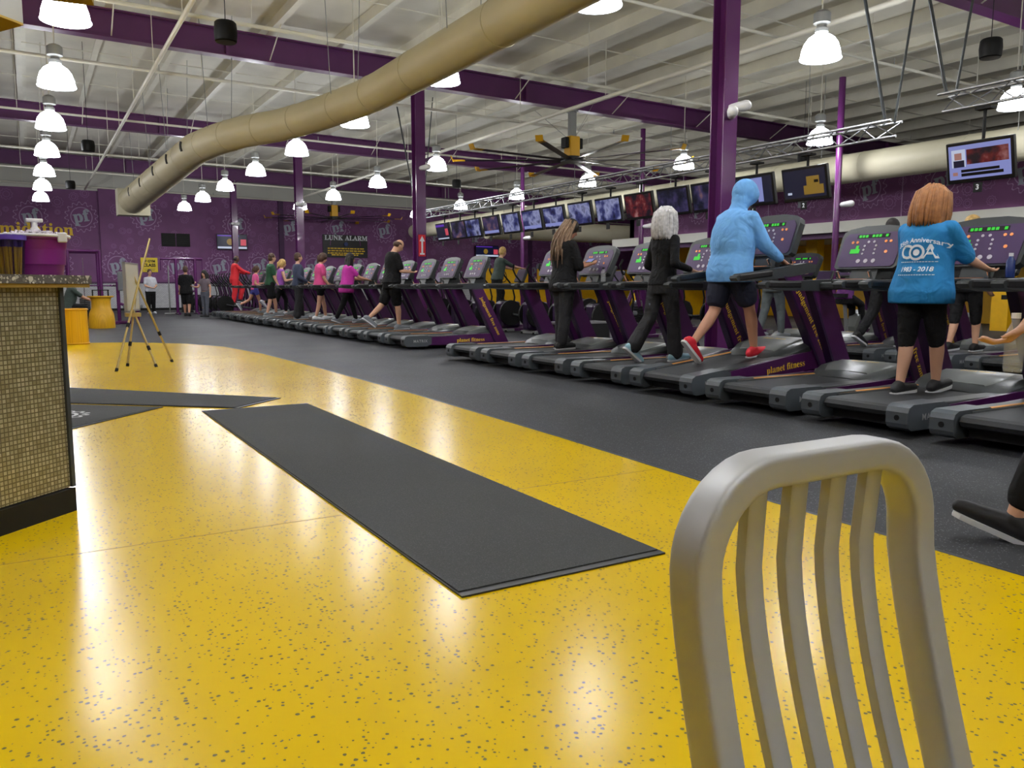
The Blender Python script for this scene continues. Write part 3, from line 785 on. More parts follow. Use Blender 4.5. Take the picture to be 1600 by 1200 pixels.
for k, z in enumerate((-0.2, -0.32, -0.44, -0.53)):
    x = -0.95 + (k == 3)*0.2
    while x < 0.9 - (k == 3)*0.2:
        w = random.uniform(0.08, 0.22); m_.box(x, x+w, -0.056, -0.052, z-0.03, z+0.03); x += w + 0.04
tag(m_.build('text_lines', 'yellow_ink', t), kind='stuff')
t = thing('wall_sign', 'square yellow gym class sign with black lettering', 'sign', (4.85, WALL_Y-0.14, 2.08))
MB().box(-0.36, 0.36, -0.03, 0.0, -0.33, 0.33).build('board', 'sign_yellow', t)
put('sign_lettering', T['nogym'], (0, -0.034, 0.16), (1, 0, 0), (0, 0, 1), t)
put('sign_lettering', T['class'], (0, -0.034, -0.02), (1, 0, 0), (0, 0, 1), t)
MB().box(-0.22, 0.25, -0.033, -0.03, -0.2, -0.185).box(-0.2, 0.22, -0.033, -0.03, -0.26, -0.245).build('text_lines', 'dark', t)
t = thing('wall_vent', 'pair of black wall louvres above the yellow sign', 'vent', (6.05, WALL_Y-0.14, 3.25))
for s_ in (-1, 1):
    p = MB().box(s_*0.32-0.3, s_*0.32+0.3, -0.04, 0, -0.3, 0.3).build('louvre_panel', 'black', t)
    for k in range(6): MB().box(s_*0.32-0.28, s_*0.32+0.28, -0.055, -0.04, -0.27+k*0.1, -0.24+k*0.1).build('louvre_slat', 'black', p)

# ================================================================== TREADMILLS
def make_treadmill():
    """x = walking direction with the rear roller at 0, y to the walker's left"""
    t = thing('treadmill', 'treadmill', 'treadmill')
    MB().box(0.3, 1.9, -0.34, 0.34, 0.03, 0.13).box(0.12, 0.3, -0.25, 0.25, 0.06, 0.13).build('base_frame', 'black', t)
    for s_ in (-1, 1):
        MB().cyl((0.45, s_*0.3, 0.0), (0.45, s_*0.3, 0.05), 0.035, n=10).cyl((1.8, s_*0.3, 0.0), (1.8, s_*0.3, 0.05), 0.035, n=10).build('levelling_foot', 'black', t)
    belt = [(0.03, 0.17), (0.045, 0.2), (0.08, 0.213), (1.42, 0.213), (1.42, 0.13), (0.08, 0.125), (0.045, 0.14)]
    MB().prism(belt, 'y', -0.265, 0.265).build('running_belt', 'belt', t)
    for s_ in (-1, 1):
        y0, y1 = sorted((s_*0.27, s_*0.43))
        MB().rbox(0.2, 1.4, y0, y1, 0.13, 0.225, 0.012).build('foot_rail', 'graphite', t)
        cv = [(0.36, 0.07), (1.95, 0.045), (2.0, 0.12), (1.9, 0.235), (1.4, 0.235), (0.36, 0.2)]
        ya, yb = sorted((s_*0.415, s_*0.447))
        MB().prism(cv, 'y', ya, yb).build('side_cover', 'purple_post', t)
        ec = [(0.0, 0.10), (0.015, 0.07), (0.05, 0.05), (0.42, 0.05), (0.5, 0.09), (0.5, 0.2), (0.42, 0.235), (0.06, 0.235), (0.015, 0.215), (0.0, 0.18)]
        ya, yb = sorted((s_*0.285, s_*0.455))
        cap = MB().prism(ec, 'y', ya, yb).build('end_cap', 'cap_grey', t)
        MB().cyl((-0.004, s_*0.37, 0.14), (0.02, s_*0.37, 0.14), 0.02, n=10).build('bolt_hole', 'black', cap)
    MB().rbox(0.24, 1.36, 0.285, 0.325, 0.222, 0.2285, 0.002, 1).build('orange_reflection', 'orange', t)  # worn rail's orange reflection put in as a coloured strip, left side only
    # motor hood
    rings = []
    for x, w, z in ((1.22, 0.30, 0.216), (1.30, 0.37, 0.255), (1.45, 0.42, 0.305), (1.65, 0.425, 0.335), (1.82, 0.42, 0.325), (1.96, 0.40, 0.25), (2.02, 0.38, 0.13)):
        rings.append([(x, -w, 0.10), (x, -w, z-0.05), (x, -w+0.05, z-0.008), (x, -w*0.4, z+0.006), (x, 0, z+0.01), (x, w*0.4, z+0.006), (x, w-0.05, z-0.008), (x, w, z-0.05), (x, w, 0.10)])
    hood = MB().loft(rings).build('motor_hood', 'hood_dark', t, True, 35)
    pr = []
    for x, w, z in ((1.33, 0.24, 0.276), (1.45, 0.30, 0.319), (1.65, 0.31, 0.349), (1.8, 0.29, 0.339)):
        pr.append([(x, -w, z-0.02), (x, -w+0.02, z-0.002), (x, 0, z+0.003), (x, w-0.02, z-0.002), (x, w, z-0.02)])
    MB().loft(pr).build('hood_panel', 'hood_silver', hood, True, 40)
    tl = put('hood_lettering', T['hood'], (1.58, -0.03, 0.3535), (0, -1, 0), (0.985, 0, 0.17), hood)
    # posts, rails
    for s_ in (-1, 1):
        ya, yb = sorted((s_*0.375, s_*0.452))
        po = MB().prism([(1.74, 0.06), (2.03, 0.06), (1.50, 1.04), (1.27, 1.04)], 'y', ya, yb).build('upright_post', 'purple_post', t)
        MB().prism([(1.735, 0.075), (1.765, 0.075), (1.295, 1.03), (1.265, 1.03)], 'y', ya-0.004, yb+0.004).build('post_edge', 'purple_deep', po)
        rl = [(0.62, 1.075), (0.64, 1.045), (0.9, 1.02), (1.35, 1.015), (1.72, 1.03), (1.74, 1.10), (1.6, 1.13), (1.2, 1.115), (0.7, 1.105), (0.63, 1.095)]
        y0, y1 = sorted((s_*0.365, s_*0.455))
        MB().prism(rl, 'y', y0, y1).build('hand_rail', 'graphite', t)
        MB().rbox(0.66, 1.12, y0-0.006, y1+0.006, 1.04, 1.112, 0.02).build('rail_grip', 'dark', t)
    put('post_lettering', T['judge'], (1.645, -0.4565, 0.54), (0.475, 0, -0.88), (0.88, 0, 0.475), t)
    put('cover_lettering', T['planet'], (1.26, -0.4485, 0.133), (1, 0, 0.0), (0, 0, 1), t)
    put('cap_lettering', T['matrix'], (0.29, -0.4565, 0.14), (1, 0, 0), (0, 0, 1), t)
    # console
    MB().rbox(1.36, 1.74, -0.37, 0.37, 1.03, 1.10, 0.02).build('console_tray', 'graphite', t)
    for s_ in (-1, 1):
        MB().revolve([(0.055, 0.0), (0.06, 0.03), (0.05, 0.03), (0.045, 0.005)], (1.5, s_*0.27, 1.098), 14).build('cup_holder', 'black', t)
        MB().cyl((1.42, s_*0.17, 1.09), (1.36, s_*0.17, 1.2), 0.014, n=8).build('grip_bar', 'chrome', t)
    kb = MB().rbox(1.34, 1.42, -0.22, 0.22, 1.09, 1.125, 0.012).build('keypad_bar', 'graphite', t)
    MB().box(1.352, 1.405, -0.12, 0.12, 1.125, 1.127).build('keypad_keys', 'led_orange', kb)
    MB().prism([(1.48, 1.09), (1.72, 1.09), (1.74, 1.34), (1.58, 1.34)], 'y', -0.14, 0.14).build('console_neck', 'graphite', t)
    Mc = Matrix.Translation((1.60, 0, 1.42)) @ Matrix.Rotation(R_(24), 4, 'Y')
    shape = [(-0.33, -0.19), (-0.30, -0.215), (0.30, -0.215), (0.33, -0.19), (0.345, 0.12), (0.33, 0.17), (0.28, 0.2), (0.12, 0.225), (-0.12, 0.225), (-0.28, 0.2), (-0.33, 0.17), (-0.345, 0.12)]
    con = MB().prism(shape, 'x', 0.0, 0.075, Mc).build('console_shell', 'graphite', t)
    face = MB().prism([(u*0.9, w*0.88-0.008) for u, w in shape[:5]] + [(0.27, 0.15), (-0.27, 0.15)] + [(u*0.9, w*0.88-0.008) for u, w in shape[11:]], 'x', -0.006, 0.0, Mc).build('console_face', 'console_face', con)
    ld_ = MB().box(-0.008, -0.006, -0.17, 0.17, 0.095, 0.135, Mc).build('led_window', 'black', face)
    m_ = MB()
    for k in range(9):
        if k in (1, 5): continue
        m_.box(-0.010, -0.008, -0.155+k*0.035, -0.130+k*0.035, 0.102, 0.128, Mc)
    m_.box(-0.010, -0.008, 0.10, 0.2, -0.06, -0.015, Mc).box(-0.010, -0.008, 0.12, 0.15, -0.015, 0.02, Mc)
    tag(m_.build('led_digits', 'led_green', face), kind='stuff')
    m_ = MB(); m2 = MB()
    for y in (-0.2, -0.15, 0.15, 0.2): m2.cyl(Mc @ Vector((-0.006, y, 0.055)), Mc @ Vector((-0.011, y, 0.055)), 0.014, n=8)
    m2.cyl(Mc @ Vector((-0.006, -0.18, -0.05)), Mc @ Vector((-0.011, -0.18, -0.05)), 0.016, n=8)
    for y in (-0.03, 0.03): m_.cyl(Mc @ Vector((-0.006, y, 0.055)), Mc @ Vector((-0.011, y, 0.055)), 0.013, n=8)
    for r_ in range(3):
        for y in (-0.06, 0.06): m_.cyl(Mc @ Vector((-0.006, y, 0.015-r_*0.04)), Mc @ Vector((-0.011, y, 0.015-r_*0.04)), 0.011, n=8)
    for y in (-0.08, 0.0, 0.08): m_.cyl(Mc @ Vector((-0.006, y, -0.14)), Mc @ Vector((-0.011, y, -0.14)), 0.021, n=10)
    tag(m_.build('key_pad', 'key_grey', face), kind='stuff'); tag(m2.build('speed_keys', 'led_orange', face), kind='stuff')
    return t
tread0 = make_treadmill()
PITCH = 1.066
near_y = [10.25 - PITCH*k for k in range(8)]          # centre lines, from the aisle gap towards the chair
far_y = [13.11 + PITCH*k for k in range(16)]
TREADS = {}
near_lab = ['empty treadmill first after the aisle gap in the short row', 'treadmill carrying the dreadlocked walker in black', 'empty treadmill between dreadlocked walker and silver-haired walker',
            'treadmill carrying the silver-haired walker in black', 'treadmill tilted uphill under the walker in blue hoodie', 'empty treadmill between blue hoodie walker and teal shirt walker',
            'treadmill carrying the walker in teal lettered shirt', 'empty treadmill beyond the teal shirt walker, end of the row']
for k, y in enumerate(near_y):
    o = copy_tree(tread0); o.location = (5.2, y, 0); o['label'] = near_lab[k]; o['group'] = 'treadmills in the short row'
    TREADS['n%d' % k] = o
far_user = {2: 'balding man in black', 5: 'woman in magenta shirt', 7: 'woman in pink shirt', 8: 'man in slate sweatshirt', 10: 'man in green shirt', 11: 'runner in lilac tank top', 13: 'small runner in hot pink'}
for k, y in enumerate(far_y):
    o = copy_tree(tread0); o.location = (5.38, y, 0); o['group'] = 'treadmills in the long row'
    o['label'] = ('treadmill carrying the %s' % far_user[k]) if k in far_user else 'empty treadmill, %s from the aisle gap in the long row' % ORD[k]
    TREADS['f%d' % k] = o
back_y = [9.4 - PITCH*k for k in range(6)]
for k, y in enumerate(back_y):
    o = copy_tree(tread0); o.location = (9.6, y, 0); o['group'] = 'treadmills in the back row'
    o['label'] = {0: 'back row treadmill of the walker in grey leggings', 2: 'back row treadmill of the dark-haired walker in black', 3: 'back row treadmill of the blond walker'}.get(k, 'empty back row treadmill, %s from the grey leggings walker' % ORD[k])
    TREADS['b%d' % k] = o
for ch in KIDS(tread0):
    for g in KIDS(ch): bpy.data.objects.remove(g)
    bpy.data.objects.remove(ch)
bpy.data.objects.remove(tread0)
INCL = R_(6.0)
TREADS['n4'].rotation_euler = (0, -INCL, 0)
for s_ in (-1, 1):
    MB().box(1.72, 1.82, s_*0.3-0.03, s_*0.3+0.03, -0.185, 0.06).build('lift_leg', 'black', TREADS['n4'])
def deck(key, x):
    """floor height under a walker at local x on that treadmill"""
    o = TREADS[key]
    return Vector((o.location.x + x, o.location.y, 0.213 + (math.tan(INCL)*x if key == 'n4' else 0)))

# ================================================================== PEOPLE
PENDING = []
def soft(name, mb, m, parent, voxel, it=4):
    """queue a set of overlapping volumes to be fused into one continuous skin"""
    o = bpy.data.objects.new(name, mb.mesh(name, m, True)); col.objects.link(o); o.parent = parent
    r = o.modifiers.new('fuse', 'REMESH'); r.mode = 'VOXEL'; r.voxel_size = voxel; r.use_smooth_shade = True
    s_ = o.modifiers.new('soft', 'SMOOTH'); s_.factor = 0.5; s_.iterations = it
    PENDING.append((o, m))
    return o
def finish_soft():
    dg = bpy.context.evaluated_depsgraph_get(); dg.update()
    new = []
    for o, m in PENDING: new.append(bpy.data.meshes.new_from_object(o.evaluated_get(dg)))
    for (o, m), me in zip(PENDING, new):
        old = o.data; o.modifiers.clear(); o.data = me
        me.materials.clear(); me.materials.append(MATS[m])
        me.polygons.foreach_set('use_smooth', [True]*len(me.polygons)); me.polygons.foreach_set('material_index', [0]*len(me.polygons)); me.update()
        me.name = o.name
        bpy.data.meshes.remove(old)
    PENDING.clear()

def Ry(a): return Matrix.Rotation(-a, 3, 'Y')          # positive = forwards (towards +x) for a hanging limb
def person(loc, face, H, label, skin='skin_a', girth=1.0, P=None, top=None, bottom=None, shoes=('shoe_black', 'shoe_white'), hair=None, voxel=0.016, group=None, lift=True, bust=0.0):
    """x forwards, y to the person's left. P holds joint angles in degrees."""
    P = P or {}
    g = lambda k, d=0.0: R_(P.get(k, d))
    root = thing('person', label, 'person', loc, R_(face), group)
    lean = g('lean')
    HIP = Vector((0, 0, 0.93))
    TL = Matrix.Rotation(lean, 3, 'Y')
    def up(v):                                           # a point of the upright torso carried by the lean
        v = Vector(v)
        k = min(1.0, max(0.0, (v.z - 0.88)/0.16))
        return HIP + Matrix.Rotation(lean*k, 3, 'Y') @ (v - HIP)
    J = {}
    for s_, n in ((1, 'L'), (-1, 'R')):
        h = Vector((0, s_*0.095, 0.92)); a = g('hip'+n); k = g('knee'+n); out = g('out'+n)
        side = Matrix.Rotation(-s_*out, 3, 'X')
        th = side @ (Matrix.Rotation(-a, 3, 'Y') @ Vector((0, 0, -0.43)))
        kn = h + th
        sh = side @ (Matrix.Rotation(-(a-k), 3, 'Y') @ Vector((0, 0, -0.42)))
        an = kn + sh
        fa = g('foot'+n)                                 # toe down is positive
        toe = an + side @ (Matrix.Rotation(fa, 3, 'Y') @ Vector((0.17, 0, -0.035)))
        heel = an + side @ (Matrix.Rotation(fa, 3, 'Y') @ Vector((-0.06, 0, -0.045)))
        J['hip'+n], J['kn'+n], J['an'+n], J['toe'+n], J['heel'+n] = h, kn, an, toe, heel
        sd = up((-0.005, s_*0.178*(0.55+0.45*girth), 1.405))
        sa = g('sh'+n); ab = g('ab'+n, 8); el = g('el'+n, 15); tw = g('in'+n, 0)
        ua = Matrix.Rotation(s_*ab, 3, 'X') @ (Matrix.Rotation(-sa, 3, 'Y') @ Vector((0, 0, -0.30)))
        e = sd + ua
        fd = Matrix.Rotation(s_*ab*0.6, 3, 'X') @ (Matrix.Rotation(-(sa+el), 3, 'Y') @ Vector((0, 0, -0.255)))
        fd = Matrix.Rotation(-s_*tw, 3, 'Z') @ fd
        w = e + fd
        J['sd'+n], J['el'+n], J['wr'+n] = sd, e, w
        J['hd'+n] = w + fd.normalized()*0.09
    low = min([J[k+n].z - 0.035 for k in ('toe', 'heel') for n in 'LR']) if lift else 0.0
    sc = H/1.76
    def X(v): return (Vector(v) - Vector((0, 0, low)))*sc
    GG = 0.55 + 0.45*girth
    def ring(z, w, d, cx=0.0, n=16):
        q = []
        for k in range(n):
            t = 2*PI*k/n
            q.append(X(up((cx + d*math.cos(t)*abs(math.cos(t))**-0.15 if abs(math.cos(t)) > 1e-3 else cx, w*math.sin(t)*(abs(math.sin(t))**-0.15 if abs(math.sin(t)) > 1e-3 else 0), z))))
        return q
    def torso(mb, off=0.0, z0=0.80, z1=1.50, flare=0.0):
        prof = [(0.78, 0.165*girth, 0.115*girth, -0.01), (0.88, 0.172*girth, 0.122*girth, -0.015), (0.98, 0.158*girth, 0.112*girth, -0.005), (1.08, 0.148*girth, 0.108*girth, 0.008), (1.20, 0.155*GG+0.02*(girth-1), 0.110*girth, 0.008+bust*0.2),
                (1.30, 0.165*GG, 0.115*GG+bust*0.5, bust*0.4), (1.39, 0.170*GG, 0.100*GG, -0.005), (1.445, 0.135*GG, 0.078, -0.012), (1.48, 0.075, 0.062, -0.012), (1.52, 0.058, 0.056, -0.008)]
        rs = []
        for z, w, d, cx in prof:
            if z < z0 - 1e-6 or z > z1 + 1e-6: continue
            f_ = flare*max(0, (1.1 - z)/0.3)
            rs.append(ring(z, w+off+f_, d+off+f_, cx))
        mb.loft(rs)
    # ---- body
    bm_ = MB(); torso(bm_)
    c = lambda a, b_, r0, r1, mb=bm_: mb.caps(X(a), X(b_), r0*sc, r1*sc)
    lg = 0.75 + 0.25*girth
    hy = g('hyaw')
    HM = TL @ Matrix.Rotation(hy, 3, 'Z') @ Matrix.Rotation(g('head'), 3, 'Y')
    nk = up((0.0, 0, 1.50)); hc = nk + HM @ Vector((0.022, 0, 0.145))
    c(up((-0.01, 0, 1.44)), nk + HM @ Vector((0.005, 0, 0.07)), 0.058, 0.054)
    Mh = Matrix.Translation(X(hc)) @ HM.to_4x4() @ Matrix.Scale(sc, 4)
    bm_.ell((0, 0, 0.015), 0.097, 0.076, 0.108, Mh)
    bm_.ell((0.025, 0, -0.055), 0.066, 0.056, 0.066, Mh)
    bm_.caps(Mh @ Vector((0.088, 0, 0.015)), Mh @ Vector((0.108, 0, -0.018)), 0.011*sc, 0.016*sc, 8)
    bm_.ell((0.084, 0, -0.055), 0.014, 0.024, 0.012, Mh, 8, 5)
    for s_ in (-1, 1): bm_.ell((-0.005, s_*0.078, -0.005), 0.024, 0.013, 0.034, Mh, 8, 5)
    for n, s_ in (('L', 1), ('R', -1)):
        c(J['hip'+n], J['kn'+n], 0.088*lg, 0.058*lg)
        mid = J['kn'+n].lerp(J['an'+n], 0.33) + (J['kn'+n]-J['an'+n]).cross(Vector((0, 1, 0))).normalized()*-0.012
        c(J['kn'+n], mid, 0.055*lg, 0.058*lg); c(mid, J['an'+n], 0.058*lg, 0.036)
        c(J['heel'+n], J['toe'+n], 0.035, 0.03)
        c(up((-0.005, s_*0.11*GG, 1.405)), J['sd'+n], 0.052, 0.050*lg)
        c(J['sd'+n], J['el'+n], 0.052*lg, 0.041*lg)
        m1 = J['el'+n].lerp(J['wr'+n], 0.3)
        c(J['el'+n], m1, 0.041*lg, 0.041*lg); c(m1, J['wr'+n], 0.041*lg, 0.027)
        d = (J['wr'+n]-J['el'+n]).normalized(); a_ = Vector((0, 1, 0)) - d*d.y; a_ = a_.normalized() if a_.length > 0.2 else Vector((0, 0, 1)); nn = d.cross(a_)
        w = J['wr'+n]
        for q in (-0.022, 0.0, 0.022): c(w + a_*q*0.7, w + d*0.085 + a_*q*1.15, 0.017, 0.016)
        curl = -nn*s_ if nn.x*s_ < 0 else nn*s_
        for i, (q, L_) in enumerate(((-0.032, 0.055), (-0.011, 0.072), (0.011, 0.07), (0.032, 0.06))):
            k1 = w + d*0.09 + a_*q; k2 = k1 + d*L_*0.55 + nn*0.012*P.get('curl', 1); k3 = k2 + d*L_*0.35 + nn*0.028*P.get('curl', 1)
            c(k1, k2, 0.0105, 0.0095); c(k2, k3, 0.0095, 0.008)
        tb = w + d*0.03 + a_*0.03; tm = tb + d*0.035 + a_*0.028 + nn*0.012
        c(tb, tm, 0.014, 0.012); c(tm, tm + d*0.032 + nn*0.008, 0.011, 0.009)
    body = soft('body', bm_, skin, root, voxel, 3)
    for s_ in (-1, 1):
        MB().ell((0.086, s_*0.03, 0.018), 0.008, 0.012, 0.007, Mh, 8, 5).build('eye', 'eye', root, True)
        MB().ell((0.089, s_*0.031, 0.038), 0.007, 0.018, 0.004, Mh, 8, 5).build('eyebrow', 'h_brown', root, True)
    # ---- clothes
    if top:
        m_ = MB(); off = top.get('off', 0.014)
        torso(m_, off, top.get('hem', 0.88), top.get('neck', 1.48), top.get('flare', 0.012))
        sl = top.get('sleeve', 0.6)
        sl_off = top.get('sl_off', 0.016)
        for n, s_ in (('L', 1), ('R', -1)):
            m_.caps(X(up((-0.005, s_*0.10*GG, 1.405))), X(J['sd'+n]), (0.054+off*0.5)*sc, (0.050*lg+off*0.45)*sc)
            if sl > 0:
                e1 = J['sd'+n].lerp(J['el'+n], min(1, sl))
                m_.caps(X(J['sd'+n]), X(e1), (0.050*lg+sl_off*0.6)*sc, (0.050*lg*(1-0.2*min(1, sl))+sl_off*1.05)*sc)
            if sl > 1:
                e2 = J['el'+n].lerp(J['wr'+n], sl-1)
                m_.caps(X(J['el'+n]), X(e2), (0.041*lg+sl_off)*sc, (0.030+sl_off*0.7)*sc)
        if top.get('hood'):
            m_.ell((-0.02, 0, 0.035), 0.142, 0.122, 0.142, Mh); m_.ell((0.055, 0, 0.05), 0.085, 0.092, 0.098, Mh); m_.ell((-0.03, 0, -0.06), 0.1, 0.1, 0.09, Mh)
            m_.caps(X(up((-0.02, 0, 1.43))), X(nk + HM @ Vector((-0.01, 0, 0.05))), 0.10*sc, 0.082*sc, 14)
        if top.get('bulk'): bq = top['bulk']; m_.ell(X(up((-0.03, 0, 1.16))), (0.118+off)*bq*sc, (0.175+off)*bq*sc, 0.34*sc); m_.ell(X(up((-0.02, 0, 1.34))), 0.105*bq*sc, (0.20+off*0.5)*bq*sc, 0.13*sc)
        if top.get('seat'): m_.ell(X(up((-0.055, 0, 0.97))), 0.15*sc, 0.225*sc, 0.2*sc)
        if top.get('belly'): m_.ell(X(up((0.03, 0, 1.05))), 0.16*girth*sc, 0.165*girth*sc, 0.19*sc)
        sh_o = soft('hoodie' if top.get('hood') else 'shirt', m_, top['m'], root, voxel, 9)
        J['shirt'] = sh_o
    if bottom:
        m_ = MB(); off = bottom.get('off', 0.012); ln = bottom.get('len', 2.0)
        torso(m_, off*0.7, 0.78, bottom.get('waist', 1.0), 0.0)
        for n in 'LR':
            e1 = J['hip'+n].lerp(J['kn'+n], min(1, ln))
            m_.caps(X(J['hip'+n]), X(e1), (0.090*lg+off)*sc, ((0.088-0.030*min(1, ln))*lg+off*1.3)*sc, 14)
            if ln > 1:
                e2 = J['kn'+n].lerp(J['an'+n], ln-1)
                m_.caps(X(J['kn'+n]), X(e2), (0.058*lg+off*1.2)*sc, (0.052-0.010*(ln-1)+off*bottom.get('bell', 1.2))*sc, 14)
        soft(bottom.get('name', 'trousers' if ln > 1.3 else 'shorts'), m_, bottom['m'], root, voxel, 3)
    for n in 'LR':
        m_ = MB(); s2 = MB()
        H_, T_, A_ = J['heel'+n], J['toe'+n], J['an'+n]
        d = (T_-H_).normalized(); upv = (A_-(H_+T_)/2); upv = (upv - d*upv.dot(d)).normalized()
        m_.caps(X(H_+upv*0.005), X(T_), 0.044*sc, 0.037*sc, 12); m_.caps(X(H_+upv*0.02+d*0.01), X(A_+upv*0.0), 0.046*sc, 0.043*sc, 12)
        m_.caps(X(H_.lerp(T_, 0.4)+upv*0.012), X(T_+d*0.03), 0.045*sc, 0.034*sc, 12)
        sh = soft('shoe', m_, shoes[0], root, min(voxel, 0.012), 2)
        side = d.cross(upv)
        rr = []
        for t_, wd in ((-0.045, 0.022), (-0.03, 0.036), (0.03, 0.04), (0.12, 0.042), (0.2, 0.047), (0.245, 0.042), (0.275, 0.024)):
            p = H_ + d*t_
            rr.append([X(p + side*wd - upv*0.024), X(p + side*wd*0.92 - upv*0.047), X(p - side*wd*0.92 - upv*0.047), X(p - side*wd - upv*0.024)])
        s2.loft(rr).build('sole', shoes[1], sh)
    # ---- hair
    if hair:
        st, hm = hair; m_ = MB()
        if st in ('short', 'crop'):
            m_.ell((-0.018, 0, 0.04), 0.103, 0.090, 0.108, Mh); m_.ell((-0.04, 0, -0.01), 0.080, 0.086, 0.092, Mh)
        elif st == 'fringe':                              # balding: only sides and back
            m_.ell((-0.037, 0, -0.005), 0.082, 0.088, 0.066, Mh); m_.ell((-0.012, 0, 0.028), 0.076, 0.087, 0.048, Mh)
        else:
            m_.ell((-0.018, 0, 0.042), 0.116, 0.102, 0.114, Mh); m_.ell((-0.045, 0, -0.02), 0.092, 0.1, 0.11, Mh)
            if st == 'fullbob':
                m_.ell((-0.03, 0, 0.02), 0.125, 0.135, 0.13, Mh); m_.ell((-0.05, 0, -0.075), 0.12, 0.16, 0.12, Mh); m_.ell((-0.06, 0, -0.15), 0.10, 0.155, 0.075, Mh)
                for y in (-0.13, -0.08, -0.03, 0.03, 0.08, 0.13): m_.caps(Mh @ Vector((-0.07, y, -0.1)), Mh @ Vector((-0.085, y*1.08, -0.215 + 0.02*math.sin(y*60))), 0.04*sc, 0.022*sc, 8)
            if st in ('bob', 'long'):
                L_ = 0.25 if st == 'bob' else 0.36
                for y in (-0.085, -0.045, 0.0, 0.045, 0.085):
                    p0 = Mh @ Vector((-0.055, y, 0.0)); p1 = p0 + Vector((-0.035*sc, y*0.45, -L_*sc*(0.9+0.1*math.cos(y*30))))
                    m_.caps(p0, p1, 0.06*sc, 0.046*sc, 10)
                for s_ in (-1, 1):
                    p0 = Mh @ Vector((0.0, s_*0.088, 0.0)); m_.caps(p0, p0 + Vector((0, s_*0.016, -L_*0.72))*sc, 0.042*sc, 0.032*sc, 8)
            if st == 'pony':
                p0 = Mh @ Vector((-0.10, 0, 0.05)); m_.caps(p0, p0 + Vector((-0.05, 0, -0.03))*sc, 0.025*sc, 0.03*sc, 8); m_.caps(p0 + Vector((-0.05, 0, -0.03))*sc, p0 + Vector((-0.075, 0, -0.2))*sc, 0.032*sc, 0.014*sc, 8)
            if st == 'bun': m_.ell((-0.105, 0, 0.05), 0.04, 0.04, 0.04, Mh)
        ho = soft('hair', m_, hm, root, min(voxel, 0.011), 6 if st == 'fullbob' else 3)
        if st == 'fullbob':
            random.seed(9); m_ = MB()
            for k in range(64):
                a_ = R_(random.uniform(70, 290)); q = []
                for z_, rx, ry in ((0.13, 0.07, 0.06), (0.06, 0.142, 0.138), (-0.03, 0.158, 0.155), (-0.12, 0.162, 0.166), (-0.2, 0.150, 0.165), (-0.24, 0.135, 0.158)):
                    q.append(Mh @ Vector((-0.03 + rx*math.cos(a_)*(0.93+random.uniform(0, .05)), ry*math.sin(a_)*0.97, z_ + random.uniform(-.01, .01))))
                m_.tube(q, [0.007*sc, 0.013*sc, 0.014*sc, 0.013*sc, 0.010*sc, 0.004*sc], 6)
            tag(m_.build('hair_strands', hm, ho, True), kind='stuff')
        if st == 'dreads':
            random.seed(5); m_ = MB()
            for k in range(44):
                a_ = R_(random.uniform(95, 265)); z_ = random.uniform(0.02, 0.1)
                p0 = Mh @ Vector((-0.022+0.112*math.cos(a_), 0.098*math.sin(a_), z_)); L_ = random.uniform(0.36, 0.6)
                pts = [p0 + Vector((-0.19*min(1, t_*1.6)*(0.75 + 0.25*abs(math.cos(a_))), 0.05*math.sin(a_)*t_ + random.uniform(-.012, .012), -L_*t_))*sc for t_ in (0, 0.2, 0.45, 0.7, 1)]
                m_.tube(pts, [0.012*sc, 0.013*sc, 0.012*sc, 0.010*sc, 0.005*sc], 6)
            tag(m_.build('dreadlocks', 'h_dread', ho, True), kind='stuff')
    J['X'] = X; J['root'] = root; J['Mh'] = Mh
    return J

def onT(key, x, dy=0.0):
    v = deck(key, x); return (v.x, v.y + dy, v.z)
BLK = dict(m='black_cloth')
coa = person(onT('n6', 0.86, 0.05), 0, 1.62, 'stout walker in teal lettered shirt and black capri leggings', 'skin_a', 1.3,
    dict(lean=5, hipL=-8, kneeL=6, footL=0, hipR=17, kneeR=8, footR=-6, shL=26, elL=42, abL=12, shR=30, elR=44, abR=15, head=8, outL=3, outR=3),
    dict(m='c_teal', off=0.036, hem=0.78, flare=0.016, sleeve=0.9, sl_off=0.03, bulk=1.0, seat=1), dict(m='black_cloth', len=1.15, off=0.014, name='leggings'), ('shoe_black', 'shoe_white'), ('fullbob', 'h_auburn'), 0.011)
blue = person(onT('n4', 0.92, 0.03), 0, 1.80, 'big walker in light blue hoodie, navy shorts and red shoes', 'skin_b', 1.2,
    dict(lean=9, hipL=-14, kneeL=28, footL=48, hipR=24, kneeR=12, footR=-6, shL=26, elL=30, abL=8, shR=28, elR=30, abR=9, head=16),
    dict(m='c_blue', off=0.042, hem=0.78, flare=0.0, sleeve=1.9, sl_off=0.03, hood=True, bulk=1.12), dict(m='c_navy', len=0.72, off=0.035), ('shoe_red', 'shoe_white'), None, 0.011)
wht = person(onT('n3', 0.95, 0.02), 0, 1.70, 'silver-haired walker in black top and flared charcoal trousers', 'skin_a', 0.95,
    dict(lean=3, hipL=-14, kneeL=22, footL=40, hipR=12, kneeR=6, footR=0, shL=-8, elL=75, shR=-14, elR=88, abL=14, abR=16),
    dict(m='black_cloth', off=0.016, hem=0.88, sleeve=1.9, sl_off=0.014), dict(m='c_charcoal', len=1.95, off=0.018, bell=2.8), ('shoe_aqua', 'shoe_white'), ('fullbob', 'h_silver'), 0.012)
